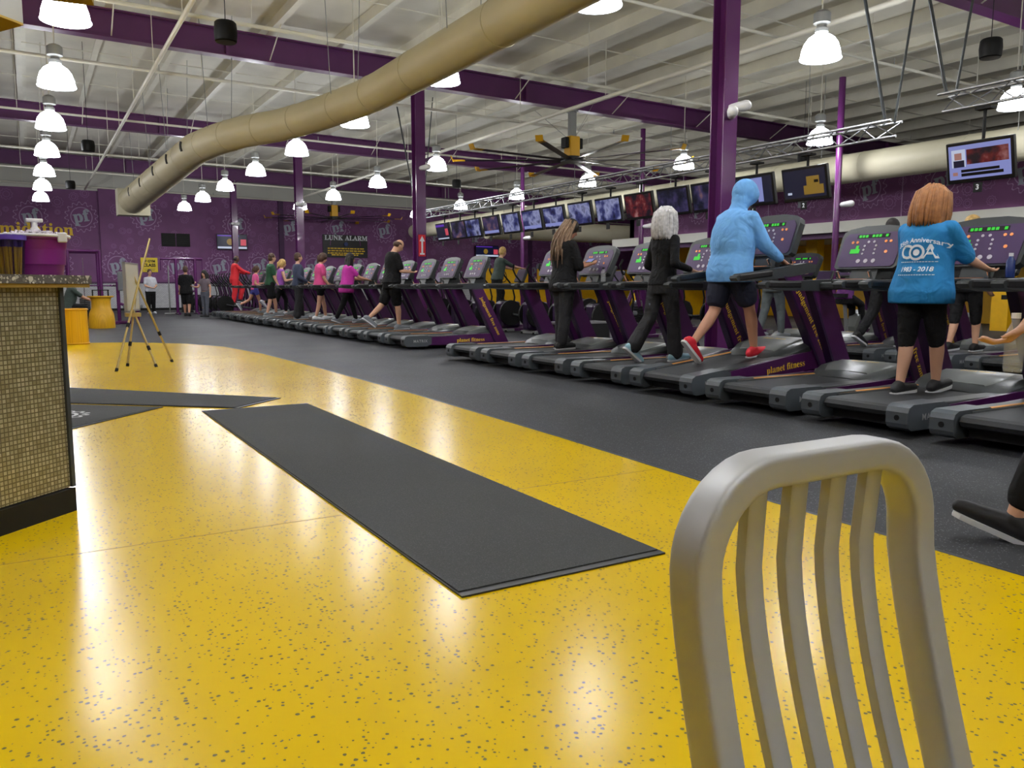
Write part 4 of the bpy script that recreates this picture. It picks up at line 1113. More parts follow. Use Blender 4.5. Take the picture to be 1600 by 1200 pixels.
drd = person(onT('n1', 1.05, 0.02), 0, 1.74, 'dreadlocked walker in loose black top looking at a phone', 'skin_d', 1.05,
    dict(lean=3, hipL=4, kneeL=6, hipR=-4, kneeR=4, shL=15, elL=85, shR=14, elR=84, abL=10, abR=10, inR=18, inL=18, head=24),
    dict(m='black_cloth', off=0.035, hem=0.78, flare=0.01, sleeve=1.05, sl_off=0.03), dict(m='c_charcoal', len=1.95, off=0.025), ('shoe_black', 'shoe_white'), ('dreads', 'h_black'), 0.013)
person(onT('f2', 0.85), 0, 1.82, 'balding man in black shirt and shorts walking with head bowed', 'skin_a', 1.12,
    dict(lean=4, hipL=-20, kneeL=26, footL=38, hipR=8, kneeR=4, shL=14, elL=78, shR=12, elR=74, abL=10, abR=12, inR=20, head=34),
    dict(m='black_cloth', off=0.03, hem=0.80, flare=0.02, sleeve=0.8, sl_off=0.026), dict(m='black_cloth', len=0.92, off=0.03), ('shoe_grey', 'shoe_white'), ('fringe', 'h_brown'), 0.016)
person(onT('f5', 1.02), 0, 1.62, 'dark-haired woman in magenta shirt reaching to the rail', 'skin_b', 1.15,
    dict(lean=8, hipL=22, kneeL=8, hipR=-18, kneeR=10, footR=22, shL=35, elL=45, shR=38, elR=38, abR=12),
    dict(m='c_magenta', off=0.03, hem=0.78, flare=0.02, sleeve=0.7, sl_off=0.02), dict(m='black_cloth', len=1.95), ('shoe_grey', 'shoe_white'), ('bob', 'h_black'), 0.018)
person(onT('f7', 1.05), 0, 1.70, 'woman in pink shirt and black shorts with ponytail', 'skin_a', 1.1,
    dict(lean=3, hipL=14, kneeL=6, hipR=-8, kneeR=6, footR=6, shL=8, elL=55, shR=4, elR=30, head=18),
    dict(m='c_pink', off=0.024, hem=0.80, sleeve=0.7, sl_off=0.02), dict(m='black_cloth', len=0.5, off=0.016), ('shoe_white', 'shoe_grey'), ('pony', 'h_brown'), 0.018)
person(onT('f8', 0.8), 0, 1.72, 'bearded man in slate sweatshirt and loose dark trousers', 'skin_a', 1.05,
    dict(lean=0, hipL=6, kneeL=4, hipR=-4, kneeR=4, shL=-5, elL=60, shR=-8, elR=70, abR=12),
    dict(m='c_slate', off=0.03, hem=0.88, sleeve=1.9, sl_off=0.024), dict(m='c_charcoal', len=1.95, off=0.035, bell=2.0), ('shoe_grey', 'shoe_white'), ('crop', 'h_brown'), 0.018)
person(onT('f10', 0.6), 0, 1.78, 'man in dark green shirt and black shorts', 'skin_a', 1.0,
    dict(lean=4, hipL=16, kneeL=10, hipR=-6, kneeR=8, footR=8, shL=-10, elL=40, shR=6, elR=18),
    dict(m='c_green', off=0.024, hem=0.84, sleeve=0.75, sl_off=0.02), dict(m='black_cloth', len=0.85, off=0.022), ('shoe_grey', 'shoe_white'), ('crop', 'h_brown'), 0.018)
person(onT('f11', 1.15), 0, 1.70, 'runner in lilac tank top with blond ponytail', 'skin_a', 0.95,
    dict(lean=7, hipL=28, kneeL=30, footL=0, hipR=-18, kneeR=65, footR=50, shL=-35, elL=85, shR=10, elR=90, abR=12),
    dict(m='c_lilac', off=0.014, hem=0.84, sleeve=0.0), dict(m='black_cloth', len=1.8, name='leggings'), ('shoe_white', 'shoe_grey'), ('pony', 'h_blond'), 0.018)
person(onT('f13', 0.9), 0, 1.52, 'small runner in hot pink shirt and blue shorts', 'skin_b', 0.92,
    dict(lean=6, hipL=-24, kneeL=40, footL=60, hipR=18, kneeR=14, shL=15, elL=80, shR=-15, elR=85),
    dict(m='c_hotpink', off=0.016, hem=0.84, sleeve=0.5), dict(m='c_royal', len=0.4, off=0.014), ('shoe_grey', 'shoe_white'), ('pony', 'h_brown'), 0.018)
# back row walkers
person(onT('b0', 0.95), 0, 1.72, 'blond walker in grey leggings behind the blue hoodie walker', 'skin_a', 1.1,
    dict(lean=4, hipL=-10, kneeL=10, hipR=12, kneeR=8, shR=30, elR=50, shL=25, elL=50), dict(m='black_cloth', off=0.02, sleeve=0.6), dict(m='c_legging', len=1.9, name='leggings'), ('shoe_grey', 'shoe_white'), ('bob', 'h_blond'), 0.018)
person(onT('b2', 0.85), 0, 1.80, 'dark-haired walker in black on the back row', 'skin_d', 1.0,
    dict(lean=4, hipL=-18, kneeL=24, footL=30, hipR=18, kneeR=6, shR=10, elR=60), BLK | dict(off=0.02, sleeve=1.8), BLK | dict(len=1.9, off=0.016), ('shoe_black', 'shoe_white'), ('crop', 'h_black'), 0.018)
person(onT('b3', 1.0), 0, 1.74, 'blond walker in black capris beyond the teal shirt', 'skin_a', 1.05,
    dict(lean=2, hipL=-8, kneeL=8, hipR=10, kneeR=6), BLK | dict(off=0.02, sleeve=0.6), BLK | dict(len=1.25, off=0.014, name='leggings'), ('shoe_black', 'shoe_white'), ('bun', 'h_blond'), 0.018)
# standing far off by the brick wall
person((4.2, 35.7, 0), -75, 1.74, 'man in white shirt and black trousers standing by the brick wall', 'skin_a', 1.08,
    dict(shL=12, elL=62, inL=40, shR=12, elR=62, inR=40), dict(m='c_white', off=0.024, hem=0.84, sleeve=0.7, sl_off=0.02), BLK | dict(len=1.95, off=0.024), ('shoe_white', 'shoe_white'), ('crop', 'h_brown'), 0.02)
person((4.95, 31.8, 0), 70, 1.80, 'person in black shirt and long shorts at the cable rack', 'skin_b', 1.05,
    dict(hipL=10, hipR=-8, kneeR=10, footR=10, shR=35, elR=60, shL=5), BLK | dict(off=0.035, hem=0.78, flare=0.02, sleeve=0.85, sl_off=0.025), BLK | dict(len=1.0, off=0.03), ('shoe_black', 'shoe_black'), ('crop', 'h_brown'), 0.02)
person((5.32, 30.2, 0), -140, 1.62, 'dark-haired woman in grey crop top and grey leggings', 'skin_b', 0.92,
    dict(shR=25, elR=70, hipL=4, abL=14), dict(m='c_greytop', off=0.014, hem=0.98, sleeve=0.5), dict(m='c_jeans', len=1.95, name='leggings'), ('shoe_black', 'shoe_grey'), ('long', 'h_black'), 0.02)
# passer-by at the edge of the aisle, one hand round a water bottle
pas = person((3.53, 1.455, 0), 120, 1.74, 'passer-by in black walking with a clear water bottle in hand', 'skin_a', 1.0,
    dict(lean=3, hipR=24, kneeR=6, footR=-18, hipL=-22, kneeL=24, footL=36, shL=24, elL=22, abL=10, shR=-20, elR=15, curl=1.6),
    BLK | dict(off=0.025, sleeve=1.85, sl_off=0.018), BLK | dict(len=1.75, off=0.02), ('shoe_black', 'shoe_white'), ('short', 'h_brown'), 0.008)
hd = pas['X'](pas['hdL']); rt = pas['root']
hw = Matrix.Translation(rt.location) @ rt.rotation_euler.to_matrix().to_4x4() @ hd
bt = thing('water_bottle', 'clear plastic water bottle held by the passer-by', 'bottle', (hw.x+0.035, hw.y-0.01, hw.z-0.12))
MB().revolve([(0.03, 0.0), (0.033, 0.01), (0.033, 0.13), (0.028, 0.155), (0.014, 0.185), (0.014, 0.2)], n=16).build('bottle_body', 'glass', bt, True)
MB().revolve([(0.016, 0.2), (0.016, 0.22)], n=12).build('bottle_cap', 'white_plastic', bt)

# ================================================================== ELLIPTICALS, BIKES, RACKS
def make_elliptical():
    t = thing('elliptical_trainer', 'elliptical', 'elliptical')
    for s_ in (-1, 1):
        MB().rbox(0.1, 1.75, s_*0.2-0.03, s_*0.2+0.03, 0.02, 0.09, 0.012).build('base_rail', 'purple_post', t)
        MB().tube([(0.25, s_*0.22, 0.42), (0.7, s_*0.22, 0.33), (1.25, s_*0.22, 0.28)], 0.03, 8).build('pedal_arm', 'graphite', t, True)
        MB().rbox(0.45, 0.83, s_*0.22-0.08, s_*0.22+0.08, 0.36, 0.40, 0.015).build('pedal', 'dark', t)
        MB().tube([(1.25, s_*0.26, 0.3), (1.32, s_*0.27, 0.8), (1.25, s_*0.28, 1.1), (1.02, s_*0.28, 1.35), (0.95, s_*0.27, 1.5), (1.0, s_*0.24, 1.62)], 0.022, 8).build('swing_arm', 'black', t, True)
        MB().cyl((0.22, s_*0.15, 0.45), (0.22, s_*0.2, 0.45), 0.3, n=24).build('drive_disc', 'black', t)
        MB().cyl((0.05, s_*0.25, 0.0), (0.05, s_*0.25, 0.05), 0.03, n=8).build('foot', 'black', t)
    MB().box(0.05, 0.25, -0.3, 0.3, 0.02, 0.08).box(1.6, 1.75, -0.3, 0.3, 0.0, 0.07).build('cross_foot', 'grey_metal', t)
    MB().rbox(-0.02, 0.52, -0.145, 0.145, 0.09, 0.72, 0.06).build('drive_shroud', 'purple_deep', t)
    MB().prism([(1.5, 0.07), (1.68, 0.07), (1.42, 1.2), (1.3, 1.2)], 'y', -0.06, 0.06).build('mast', 'purple_post', t)
    Mc = Matrix.Translation((1.33, 0, 1.36)) @ Matrix.Rotation(R_(25), 4, 'Y')
    cs = MB().rbox(0, 0.07, -0.22, 0.22, -0.18, 0.18, 0.02, M=Mc).build('console_shell', 'graphite', t)
    MB().box(-0.005, 0.0, -0.19, 0.19, -0.15, 0.15, Mc).build('console_face', 'console_face', cs)
    MB().tube([(1.1, -0.2, 1.12), (1.32, -0.12, 1.1), (1.38, 0, 1.1), (1.32, 0.12, 1.1), (1.1, 0.2, 1.12)], 0.018, 8).build('fixed_grip', 'dark', t, True)
    return t
def make_bike():
    t = thing('exercise_bike', 'bike', 'exercise bike')
    MB().box(0.0, 0.12, -0.26, 0.26, 0.0, 0.06).box(1.05, 1.17, -0.26, 0.26, 0.0, 0.06).rbox(0.1, 1.1, -0.05, 0.05, 0.03, 0.1, 0.015).build('base_frame', 'grey_metal', t)
    MB().prism([(0.52, 0.1), (1.1, 0.1), (1.12, 0.3), (1.0, 0.55), (0.8, 0.62), (0.6, 0.5), (0.5, 0.3)], 'y', -0.1, 0.1).build('wheel_shroud', 'hood_silver', t)
    MB().cyl((0.8, -0.115, 0.32), (0.8, 0.115, 0.32), 0.16, n=20).build('crank_cover', 'purple_post', t)
    for s_ in (-1, 1):
        MB().cyl((0.8, s_*0.12, 0.32), (0.8+s_*0.12, s_*0.14, 0.32-s_*0.1), 0.015, n=6).box(0.75+s_*0.12, 0.86+s_*0.12, s_*0.19-0.05, s_*0.19+0.05, 0.3-s_*0.1, 0.33-s_*0.1).build('crank_pedal', 'dark', t)
    MB().cyl((0.42, 0, 0.1), (0.3, 0, 0.86), 0.035, n=10).build('seat_post', 'grey_metal', t)
    MB().prism([(0.12, -0.13), (0.2, -0.15), (0.5, -0.03), (0.5, 0.03), (0.2, 0.15), (0.12, 0.13)], 'z', 0.86, 0.93).build('saddle', 'black', t)
    MB().prism([(0.98, 0.4), (1.1, 0.4), (1.06, 1.12), (0.98, 1.12)], 'y', -0.045, 0.045).build('mast', 'purple_post', t)
    MB().tube([(0.7, -0.24, 1.08), (0.9, -0.22, 1.1), (1.02, -0.06, 1.08), (1.02, 0.06, 1.08), (0.9, 0.22, 1.1), (0.7, 0.24, 1.08)], 0.018, 8).build('handlebar', 'dark', t, True)
    Mc = Matrix.Translation((1.0, 0, 1.27)) @ Matrix.Rotation(R_(22), 4, 'Y')
    cs = MB().rbox(0, 0.06, -0.19, 0.19, -0.14, 0.14, 0.02, M=Mc).build('console_shell', 'graphite', t)
    MB().box(-0.005, 0.0, -0.16, 0.16, -0.11, 0.11, Mc).build('console_face', 'console_face', cs)
    return t
def scatter(proto, spots, lab, group):
    for i, (x, y, rz) in enumerate(spots):
        o = copy_tree(proto); o.location = (x, y, 0); o.rotation_euler = (0, 0, R_(rz)); o['group'] = group
        o['label'] = lab(i) if callable(lab) else lab
def drop(proto):
    for ch in KIDS(proto):
        for g_ in KIDS(ch): bpy.data.objects.remove(g_)
        bpy.data.objects.remove(ch)
    bpy.data.objects.remove(proto)
el0 = make_elliptical(); bk0 = make_bike()
ELY = [31.0 + 0.98*k for k in range(8)]
scatter(el0, [(5.9, y, 0) for y in ELY], lambda i: 'elliptical trainer ridden by the person in red' if i == 0 else 'idle elliptical trainer between the rider in red and the far wall', 'ellipticals beyond the long treadmill row')
scatter(el0, [(9.6, 13.2 + 1.22*k, 0) for k in range(11)], lambda i: 'elliptical trainer ridden by the blond person in dark grey' if i == 4 else 'black and purple elliptical trainer behind the long treadmill row', 'ellipticals behind the long treadmill row')
scatter(bk0, [(13.1, 3.9 + 1.05*k, 0) for k in range(8)], lambda i: 'exercise bike under the rider in purple shirt' if i == 6 else 'grey and purple exercise bike behind the back row treadmills', 'exercise bikes')
scatter(el0, [(15.9 - 2.9, 13.4 + 1.25*k, 0) for k in range(5)], 'black and purple elliptical trainer in line with the exercise bikes', 'ellipticals beside the bikes')
drop(el0); drop(bk0)
person((6.5, 31.0, 0.40), 0, 1.80, 'person in red tracksuit riding an elliptical trainer', 'skin_c', 1.05,
    dict(lean=6, hipL=42, kneeL=55, footL=12, hipR=-2, kneeR=10, shL=45, elL=30, shR=48, elR=26), dict(m='red', off=0.03, sleeve=1.85, sl_off=0.024), dict(m='red', len=1.85, off=0.03), ('shoe_black', 'shoe_white'), ('fringe', 'h_black'), 0.018)
person((10.25, 13.2+1.22*4, 0.40), 0, 1.66, 'blond person in dark grey shirt riding an elliptical trainer', 'skin_a', 1.05,
    dict(lean=12, hipL=30, kneeL=40, hipR=0, kneeR=8, shL=55, elL=25, shR=60, elR=20), dict(m='c_darkgreen', off=0.025, sleeve=0.9), BLK | dict(len=1.8), ('shoe_grey', 'shoe_white'), ('short', 'h_blond'), 0.018)
SIT = dict(lean=12, hipL=82, kneeL=80, hipR=70, kneeR=60, shL=40, elL=40, shR=42, elR=38)
person((13.40, 3.9+1.05*6, 0.20), 0, 1.66, 'brown-haired rider in purple shirt on an exercise bike', 'skin_a', 1.0, SIT | dict(hipL=62, kneeL=62), dict(m='c_purple', off=0.02, sleeve=0.6), BLK | dict(len=1.8), ('shoe_grey', 'shoe_white'), ('pony', 'h_brown'), 0.02)

def tubeframe(name, label, cat, bars, pads=(), loc=(0, 0, 0), rz=0, weights=None, m='purple_gloss'):
    t = thing(name, label, cat, loc, R_(rz))
    for a, b_, r in bars: MB().cyl(a, b_, r, n=8).build('frame_tube', m, t, True, 50)
    for p in pads: MB().rbox(*p, 0.03).build('pad', 'pad_grey', t)
    if weights:
        x0, x1, y0, y1, z0, n = weights
        for k in range(n): MB().box(x0, x1, y0, y1, z0+k*0.055, z0+k*0.055+0.045).build('weight_plate', 'black', t)
        MB().cyl(((x0+x1)/2, (y0+y1)/2, z0), ((x0+x1)/2, (y0+y1)/2, 2.0), 0.012, n=6).build('guide_rod', 'chrome', t)
    return t
tubeframe('smith_machine', 'purple smith machine frame with arched top behind the desk', 'gym rack',
    [((-0.45, -0.5, 0), (-0.45, -0.5, 2.2), 0.05), ((0.45, -0.5, 0), (0.45, -0.5, 2.2), 0.05), ((-0.45, 0.5, 0), (-0.45, 0.5, 2.2), 0.05), ((0.45, 0.5, 0), (0.45, 0.5, 2.2), 0.05),
     ((-0.45, -0.5, 2.2), (0.45, -0.5, 2.2), 0.05), ((-0.45, 0.5, 2.2), (0.45, 0.5, 2.2), 0.05), ((-0.45, -0.5, 2.2), (-0.45, 0.5, 2.2), 0.05), ((0.45, -0.5, 2.2), (0.45, 0.5, 2.2), 0.05),
     ((-0.45, -0.5, 0.05), (-0.45, 0.5, 0.05), 0.05), ((0.45, -0.5, 0.05), (0.45, 0.5, 0.05), 0.05), ((-0.9, -0.3, 1.1), (0.9, -0.3, 1.1), 0.02)], loc=(1.55, 29.8, 0), weights=(-0.15, 0.15, 0.2, 0.4, 0.15, 10))
tubeframe('cable_machine', 'tall purple cable machine with overhead bar between two people', 'cable machine',
    [((-0.35, 0, 0), (-0.35, 0, 2.15), 0.06), ((0.35, 0, 0), (0.35, 0, 2.15), 0.06), ((-0.9, 0, 2.15), (0.62, 0, 2.15), 0.05), ((-0.35, -0.45, 0.04), (-0.35, 0.45, 0.04), 0.05), ((0.35, -0.45, 0.04), (0.35, 0.45, 0.04), 0.05),
     ((-0.35, 0, 0.9), (0.35, 0, 0.9), 0.04), ((-0.9, 0, 2.15), (-0.9, 0, 1.7), 0.015), ((0.62, 0, 2.15), (0.62, 0, 1.7), 0.015)], loc=(5.3, 34.0, 0), weights=(-0.2, 0.2, -0.08, 0.08, 0.1, 14))
tubeframe('upright_stand', 'thin grey bar stand beside the purple cable machine', 'bar stand', [((0, 0, 0.02), (0, 0, 1.9), 0.025), ((-0.2, 0, 0.02), (0.2, 0, 0.02), 0.03), ((0, -0.2, 0.02), (0, 0.2, 0.02), 0.03)], loc=(4.75, 34.6, 0), m='grey_metal')
tubeframe('chest_press', 'purple press machine with a large grey back pad', 'press machine',
    [((0, 0, 0), (0, 0, 1.2), 0.05), ((0.3, 0, 0.05), (-0.4, 0, 0.05), 0.05), ((0, 0, 0.6), (0.5, 0, 0.4), 0.04), ((0.5, 0, 0.4), (0.5, 0, 0.0), 0.04), ((-0.1, -0.3, 1.1), (-0.1, 0.3, 1.1), 0.03), ((0, 0.3, 0.0), (0, -0.3, 0.0), 0.04)],
    pads=[(0.06, 0.20, -0.24, 0.24, 0.95, 1.5), (0.15, 0.6, -0.2, 0.2, 0.45, 0.55)], loc=(2.2, 26.0, 0), rz=-20)
tubeframe('leg_press', 'purple plate machine with yellow foot pegs behind the aisle gap', 'press machine',
    [((0, 0, 0.05), (1.2, 0, 0.05), 0.05), ((0.1, 0, 0.05), (0.7, 0, 1.1), 0.05), ((1.1, 0, 0.05), (0.7, 0, 1.1), 0.05), ((0.2, -0.4, 0.3), (0.2, 0.4, 0.3), 0.03), ((0.7, -0.4, 1.0), (0.7, 0.4, 1.0), 0.03)],
    pads=[(0.1, 0.6, -0.2, 0.2, 0.4, 0.5)], loc=(11.6, 15.0, 0), rz=10, weights=(0.85, 1.1, -0.15, 0.15, 0.12, 9))
# low equipment case with silver edges standing in the aisle gap
t = thing('equipment_case', 'low black case with silver edges in the treadmill aisle gap', 'case', (7.75, 11.55, 0))
MB().box(0.0, 1.1, 0.0, 0.5, 0.02, 0.42).build('case_body', 'dark', t)
for x in (0.0, 1.1):
    for y in (0.0, 0.5): MB().box(x-0.03, x+0.03, y-0.03, y+0.03, 0.0, 0.45).build('edge_profile', 'aluminium', t)
for y in (0.0, 0.5): MB().box(0.03, 1.07, y-0.025, y+0.025, 0.42, 0.45).build('edge_profile', 'aluminium', t)
for x in (0.0, 1.1): MB().box(x-0.025, x+0.025, 0.03, 0.47, 0.42, 0.45).build('edge_profile', 'aluminium', t)
# yellow perforated stands
t = thing('perforated_drum', 'round yellow perforated metal bin at the edge of the yellow floor', 'bin', (0.70, 17.1, 0.004))
MB().revolve([(0.21, 0.0), (0.215, 0.03), (0.21, 0.63), (0.215, 0.66), (0.19, 0.66), (0.19, 0.05)], n=28).build('drum_wall', 'perforated', t, True, 40)
for z in (0.02, 0.64): MB().tube([(0.215*math.cos(2*PI*k/28), 0.215*math.sin(2*PI*k/28), z) for k in range(28)], 0.014, 6, closed=True).build('drum_rim', 'yellow_plastic', t, True)
MB().box(0.02, 0.035, -0.218, -0.205, 0.03, 0.63).build('drum_seam', 'yellow_plastic', t)
t = thing('waisted_stand', 'waisted yellow perforated stand with black rails on top', 'stand', (1.58, 23.6, 0))
MB().revolve([(0.31, 0.0), (0.315, 0.03), (0.31, 0.2), (0.29, 0.38), (0.23, 0.52), (0.225, 0.7), (0.25, 0.78), (0.31, 0.80), (0.31, 0.83)], n=28).build('stand_shell', 'perforated', t, True, 40)
for x in (-0.18, 0.0, 0.18): MB().tube([(x, -0.1, 0.83), (x, -0.1, 0.98), (x, 0.1, 0.98), (x, 0.1, 0.83)], 0.012, 6).build('top_rail', 'black', t)
MB().cyl((-0.2, -0.1, 0.98), (0.2, -0.1, 0.98), 0.012, n=6).build('top_rail', 'black', t)
# bench with two seated people left of the stand
t = thing('gym_bench', 'flat grey gym bench under the seated people', 'bench', (0.75, 24.6, 0))
MB().rbox(-0.9, 0.5, -0.18, 0.18, 0.34, 0.42, 0.03).build('bench_pad', 'pad_grey', t)
for x in (-0.7, 0.3): MB().box(x-0.03, x+0.03, -0.2, 0.2, 0.0, 0.05).box(x-0.03, x+0.03, -0.03, 0.03, 0.05, 0.34).build('bench_leg', 'purple_gloss', t)
person((0.85, 24.6, 0), 0, 1.72, 'seated person in dark green shirt reaching forwards on the bench', 'skin_a', 1.2, dict(lean=18, hipL=88, kneeL=82, hipR=84, kneeR=84, shL=48, elL=18, shR=50, elR=14), dict(m='c_darkgreen', off=0.03, sleeve=0.8), BLK | dict(len=1.9, off=0.02), ('shoe_black', 'shoe_white'), ('short', 'h_black'), 0.02)
person((0.05, 24.62, 0), 5, 1.66, 'seated person in orange shirt behind the dark green shirt', 'skin_b', 1.0, dict(lean=6, hipL=88, kneeL=86, hipR=86, kneeR=86, shL=20, elL=40, shR=20, elR=40), dict(m='c_orange', off=0.02, sleeve=0.7), BLK | dict(len=1.9), ('shoe_black', 'shoe_grey'), ('short', 'h_brown'), 0.02)

# ================================================================== EASEL
t = thing('display_easel', 'gold tripod easel holding a white board seen edge-on', 'easel', (1.2, 11.9, 0.004))
E_ = lambda p: (p[0]-1.2, p[1]-11.9, p[2])
for a, b_ in (((0.88, 11.24, 0), (1.45, 12.12, 1.70)), ((1.39, 11.60, 0), (1.17, 11.85, 0.75)), ((1.68, 12.28, 0), (1.20, 12.05, 1.25)), ((1.07, 11.90, 0), (1.22, 12.0, 0.9))):
    lg_ = MB().cyl(E_(a), E_(b_), 0.014, n=8).build('easel_leg', 'easel_gold', t, True, 50)
    mid = Vector(E_(a)).lerp(Vector(E_(b_)), 0.33); dd = (Vector(E_(b_))-Vector(E_(a))).normalized()
    MB().cyl(mid-dd*0.03, mid+dd*0.03, 0.021, n=8).cyl(E_(a), Vector(E_(a))+dd*0.04, 0.02, n=8).build('leg_collar', 'black', lg_)
MB().box(-0.12, 0.06, -0.1, 0.12, 0.66, 0.71).build('board_ledge', 'easel_gold', t)
Mb = Matrix.Rotation(R_(72), 4, 'Z')
MB().box(-0.36, 0.36, -0.012, 0.012, 0.74, 1.36, Mb @ Matrix.Translation((0, 0.03, 0))).build('display_board', 'board_white', t)
fr_ = MB()
for a in ((-0.37, -0.35, 0.73, 1.37), (0.35, 0.37, 0.73, 1.37), (-0.37, 0.37, 0.73, 0.75), (-0.37, 0.37, 1.35, 1.37)): fr_.box(a[0], a[1], -0.018, 0.018, a[2], a[3], Mb @ Matrix.Translation((0, 0.03, 0)))
fr_.build('board_frame', 'aluminium', t)

# ================================================================== FRONT DESK
mat('mosaic', S(150, 142, 112), 0.34, metal=0.45)
nt, b = nodes_of('mosaic'); N = nt.nodes.new; L = nt.links.new
tc = N('ShaderNodeTexCoord'); sx = N('ShaderNodeSeparateXYZ'); cx_ = N('ShaderNodeCombineXYZ'); L(tc.outputs['Object'], sx.inputs[0]); L(sx.outputs[0], cx_.inputs[0]); L(sx.outputs[2], cx_.inputs[1])
br = N('ShaderNodeTexBrick'); br.offset = 0.0; br.inputs['Scale'].default_value = 1.0; br.inputs['Brick Width'].default_value = 0.0205; br.inputs['Row Height'].default_value = 0.0205; br.inputs['Mortar Size'].default_value = 0.0028
br.inputs['Color1'].default_value = S(196, 190, 160); br.inputs['Color2'].default_value = S(150, 142, 108); br.inputs['Mortar'].default_value = S(112, 104, 78)
L(cx_.outputs[0], br.inputs['Vector']); L(br.outputs['Color'], b.inputs['Base Color'])
bp = N('ShaderNodeBump'); bp.inputs['Strength'].default_value = 0.8; bp.inputs['Distance'].default_value = 0.004; bp.invert = True; L(br.outputs['Fac'], bp.inputs['Height']); L(bp.outputs[0], b.inputs['Normal'])
desk = thing('front_desk', 'angular front desk clad in pewter mosaic under a granite top', 'reception desk', (0.119, 4.282, 0.004), R_(225))
# local x runs along the visible face away from the corner, local y points to the room inside the desk (away from the camera side is -y)
Lf = 4.2; 
MB().box(0, Lf, -0.02, 0.0, 0.115, 1.045).build('mosaic_panel', 'mosaic', desk)
MB().box(-0.012, 0.01, -0.03, 0.012, 0.115, 1.05).build('corner_trim', 'graphite', desk)
c60 = (math.cos(R_(-75)), math.sin(R_(-75)))
body_poly = [(0, -0.02), (Lf, -0.02), (Lf, -0.6), (0.4, -0.6), (c60[0]*2.8+0.5, c60[1]*2.8), (c60[0]*2.8, c60[1]*2.8)]
MB().prism(body_poly, 'z', 0.11, 1.045).build('desk_body', 'dark', desk)
MB().prism([(0.0, 0.02)] + [(Lf, 0.02)] + body_poly[2:], 'z', 0.0, 0.11).build('kick_plate', 'black', desk)
top_poly = [(-0.09, 0.10), (Lf, 0.10), (Lf, -0.65), (0.5, -0.65), (c60[0]*2.9+0.6, c60[1]*2.9), (c60[0]*2.9-0.14, c60[1]*2.9)]
MB().prism(top_poly, 'z', 1.062, 1.10).build('granite_top', 'granite', desk)
MB().prism([(u*0.97, w*0.9) for u, w in top_poly], 'z', 1.045, 1.062).build('top_underlay', 'soffit_tan', desk)
def on_desk(u, w, z=1.104):
    a = R_(225); return (0.119 + u*math.cos(a) - w*math.sin(a), 4.282 + u*math.sin(a) + w*math.cos(a), z)
# things on the desk: worked out from where they stand on the granite
t = thing('candy_tub', 'purple plastic tub heaped with wrapped sweets on the granite top', 'tub', (0.035, 4.40, 1.104))
MB().revolve([(0.105, 0.0), (0.11, 0.005), (0.133, 0.165), (0.144, 0.167), (0.144, 0.180), (0.13, 0.180), (0.122, 0.05)], n=32).build('tub_wall', 'purple_tub', t, True, 40)
MB().tube([(0.142*math.cos(2*PI*k/28), 0.142*math.sin(2*PI*k/28), 0.180) for k in range(28)], 0.008, 6, closed=True).build('tub_rim', 'white_plastic', t, True)
MB().rbox(0.09, 0.13, -0.115, -0.095, 0.150, 0.195, 0.006).build('rim_clip', 'white_plastic', t)
random.seed(11); m_ = MB()
for k in range(150):
    r = 0.12*math.sqrt(random.random()); a = random.uniform(0, 2*PI)
    Mk = Matrix.Translation((r*math.cos(a), r*math.sin(a), 0.176 + 0.018*(1-(r/0.12)**2) + random.uniform(-0.006, 0.008))) @ Euler((random.uniform(-.6, .6), random.uniform(-.6, .6), random.uniform(0, PI))).to_matrix().to_4x4()
    m_.box(-0.016, 0.016, -0.006, 0.006, -0.005, 0.005, Mk)
sw = m_.build('wrapped_sweets', 'candy'); sw.location = (0.035, 4.40, 1.104)
tag(sw, 'pale wrapped sweets heaped in the purple tub', 'sweets', kind='stuff')
t = thing('pump_bottle', 'white pump dispenser standing among the wrapped sweets', 'bottle', (0.04, 4.43, 1.275))
MB().revolve([(0.022, 0.0), (0.026, 0.01), (0.026, 0.035), (0.012, 0.055), (0.012, 0.075)], n=14).build('bottle_body', 'white_plastic', t, True)
MB().rbox(-0.035, 0.035, -0.014, 0.014, 0.075, 0.092, 0.005).build('pump_head', 'white_plastic', t)
cx, cy = -0.065, 4.215
t = thing('pencil_cup', 'clear cup with purple rim holding yellow pencils on the desk', 'cup', (cx, cy, 1.104))
MB().revolve([(0.052, 0.0), (0.054, 0.003), (0.066, 0.155), (0.063, 0.155), (0.051, 0.006)], n=24).build('cup_wall', 'cup_smoke', t, True, 40)
MB().revolve([(0.066, 0.150), (0.069, 0.152), (0.069, 0.172), (0.064, 0.172)], n=24).build('cup_rim', 'pencil_purple', t, True, 40)
random.seed(2)
for k in range(18):
    a = 2*PI*k/18; r = 0.040 if k % 2 else 0.026
    p = thing('pencil', 'yellow pencil with purple top standing in the clear cup', 'pencil', (cx + r*math.cos(a), cy + r*math.sin(a), 1.108), group='pencils in the clear cup')
    tx, ty = 0.008*math.cos(a)+random.uniform(-.004, .004), 0.008*math.sin(a)+random.uniform(-.004, .004)
    MB().cyl((0, 0, 0), (tx, ty, 0.118), 0.0052, n=6).build('shaft', 'yellow_ink', p)
    MB().cyl((tx, ty, 0.118), (tx*1.4, ty*1.4, 0.170), 0.0085, n=6).build('purple_top', 'pencil_purple', p)
t = thing('cardboard_box', 'small brown cardboard box beside the pencil cup', 'box', (-0.225, 4.13, 1.104))
MB().box(-0.06, 0.06, -0.05, 0.05, 0.0, 0.075).build('box_body', 'brown_box', t); MB().box(-0.061, 0.061, -0.051, 0.051, 0.068, 0.092).build('box_lid', 'dark', t)

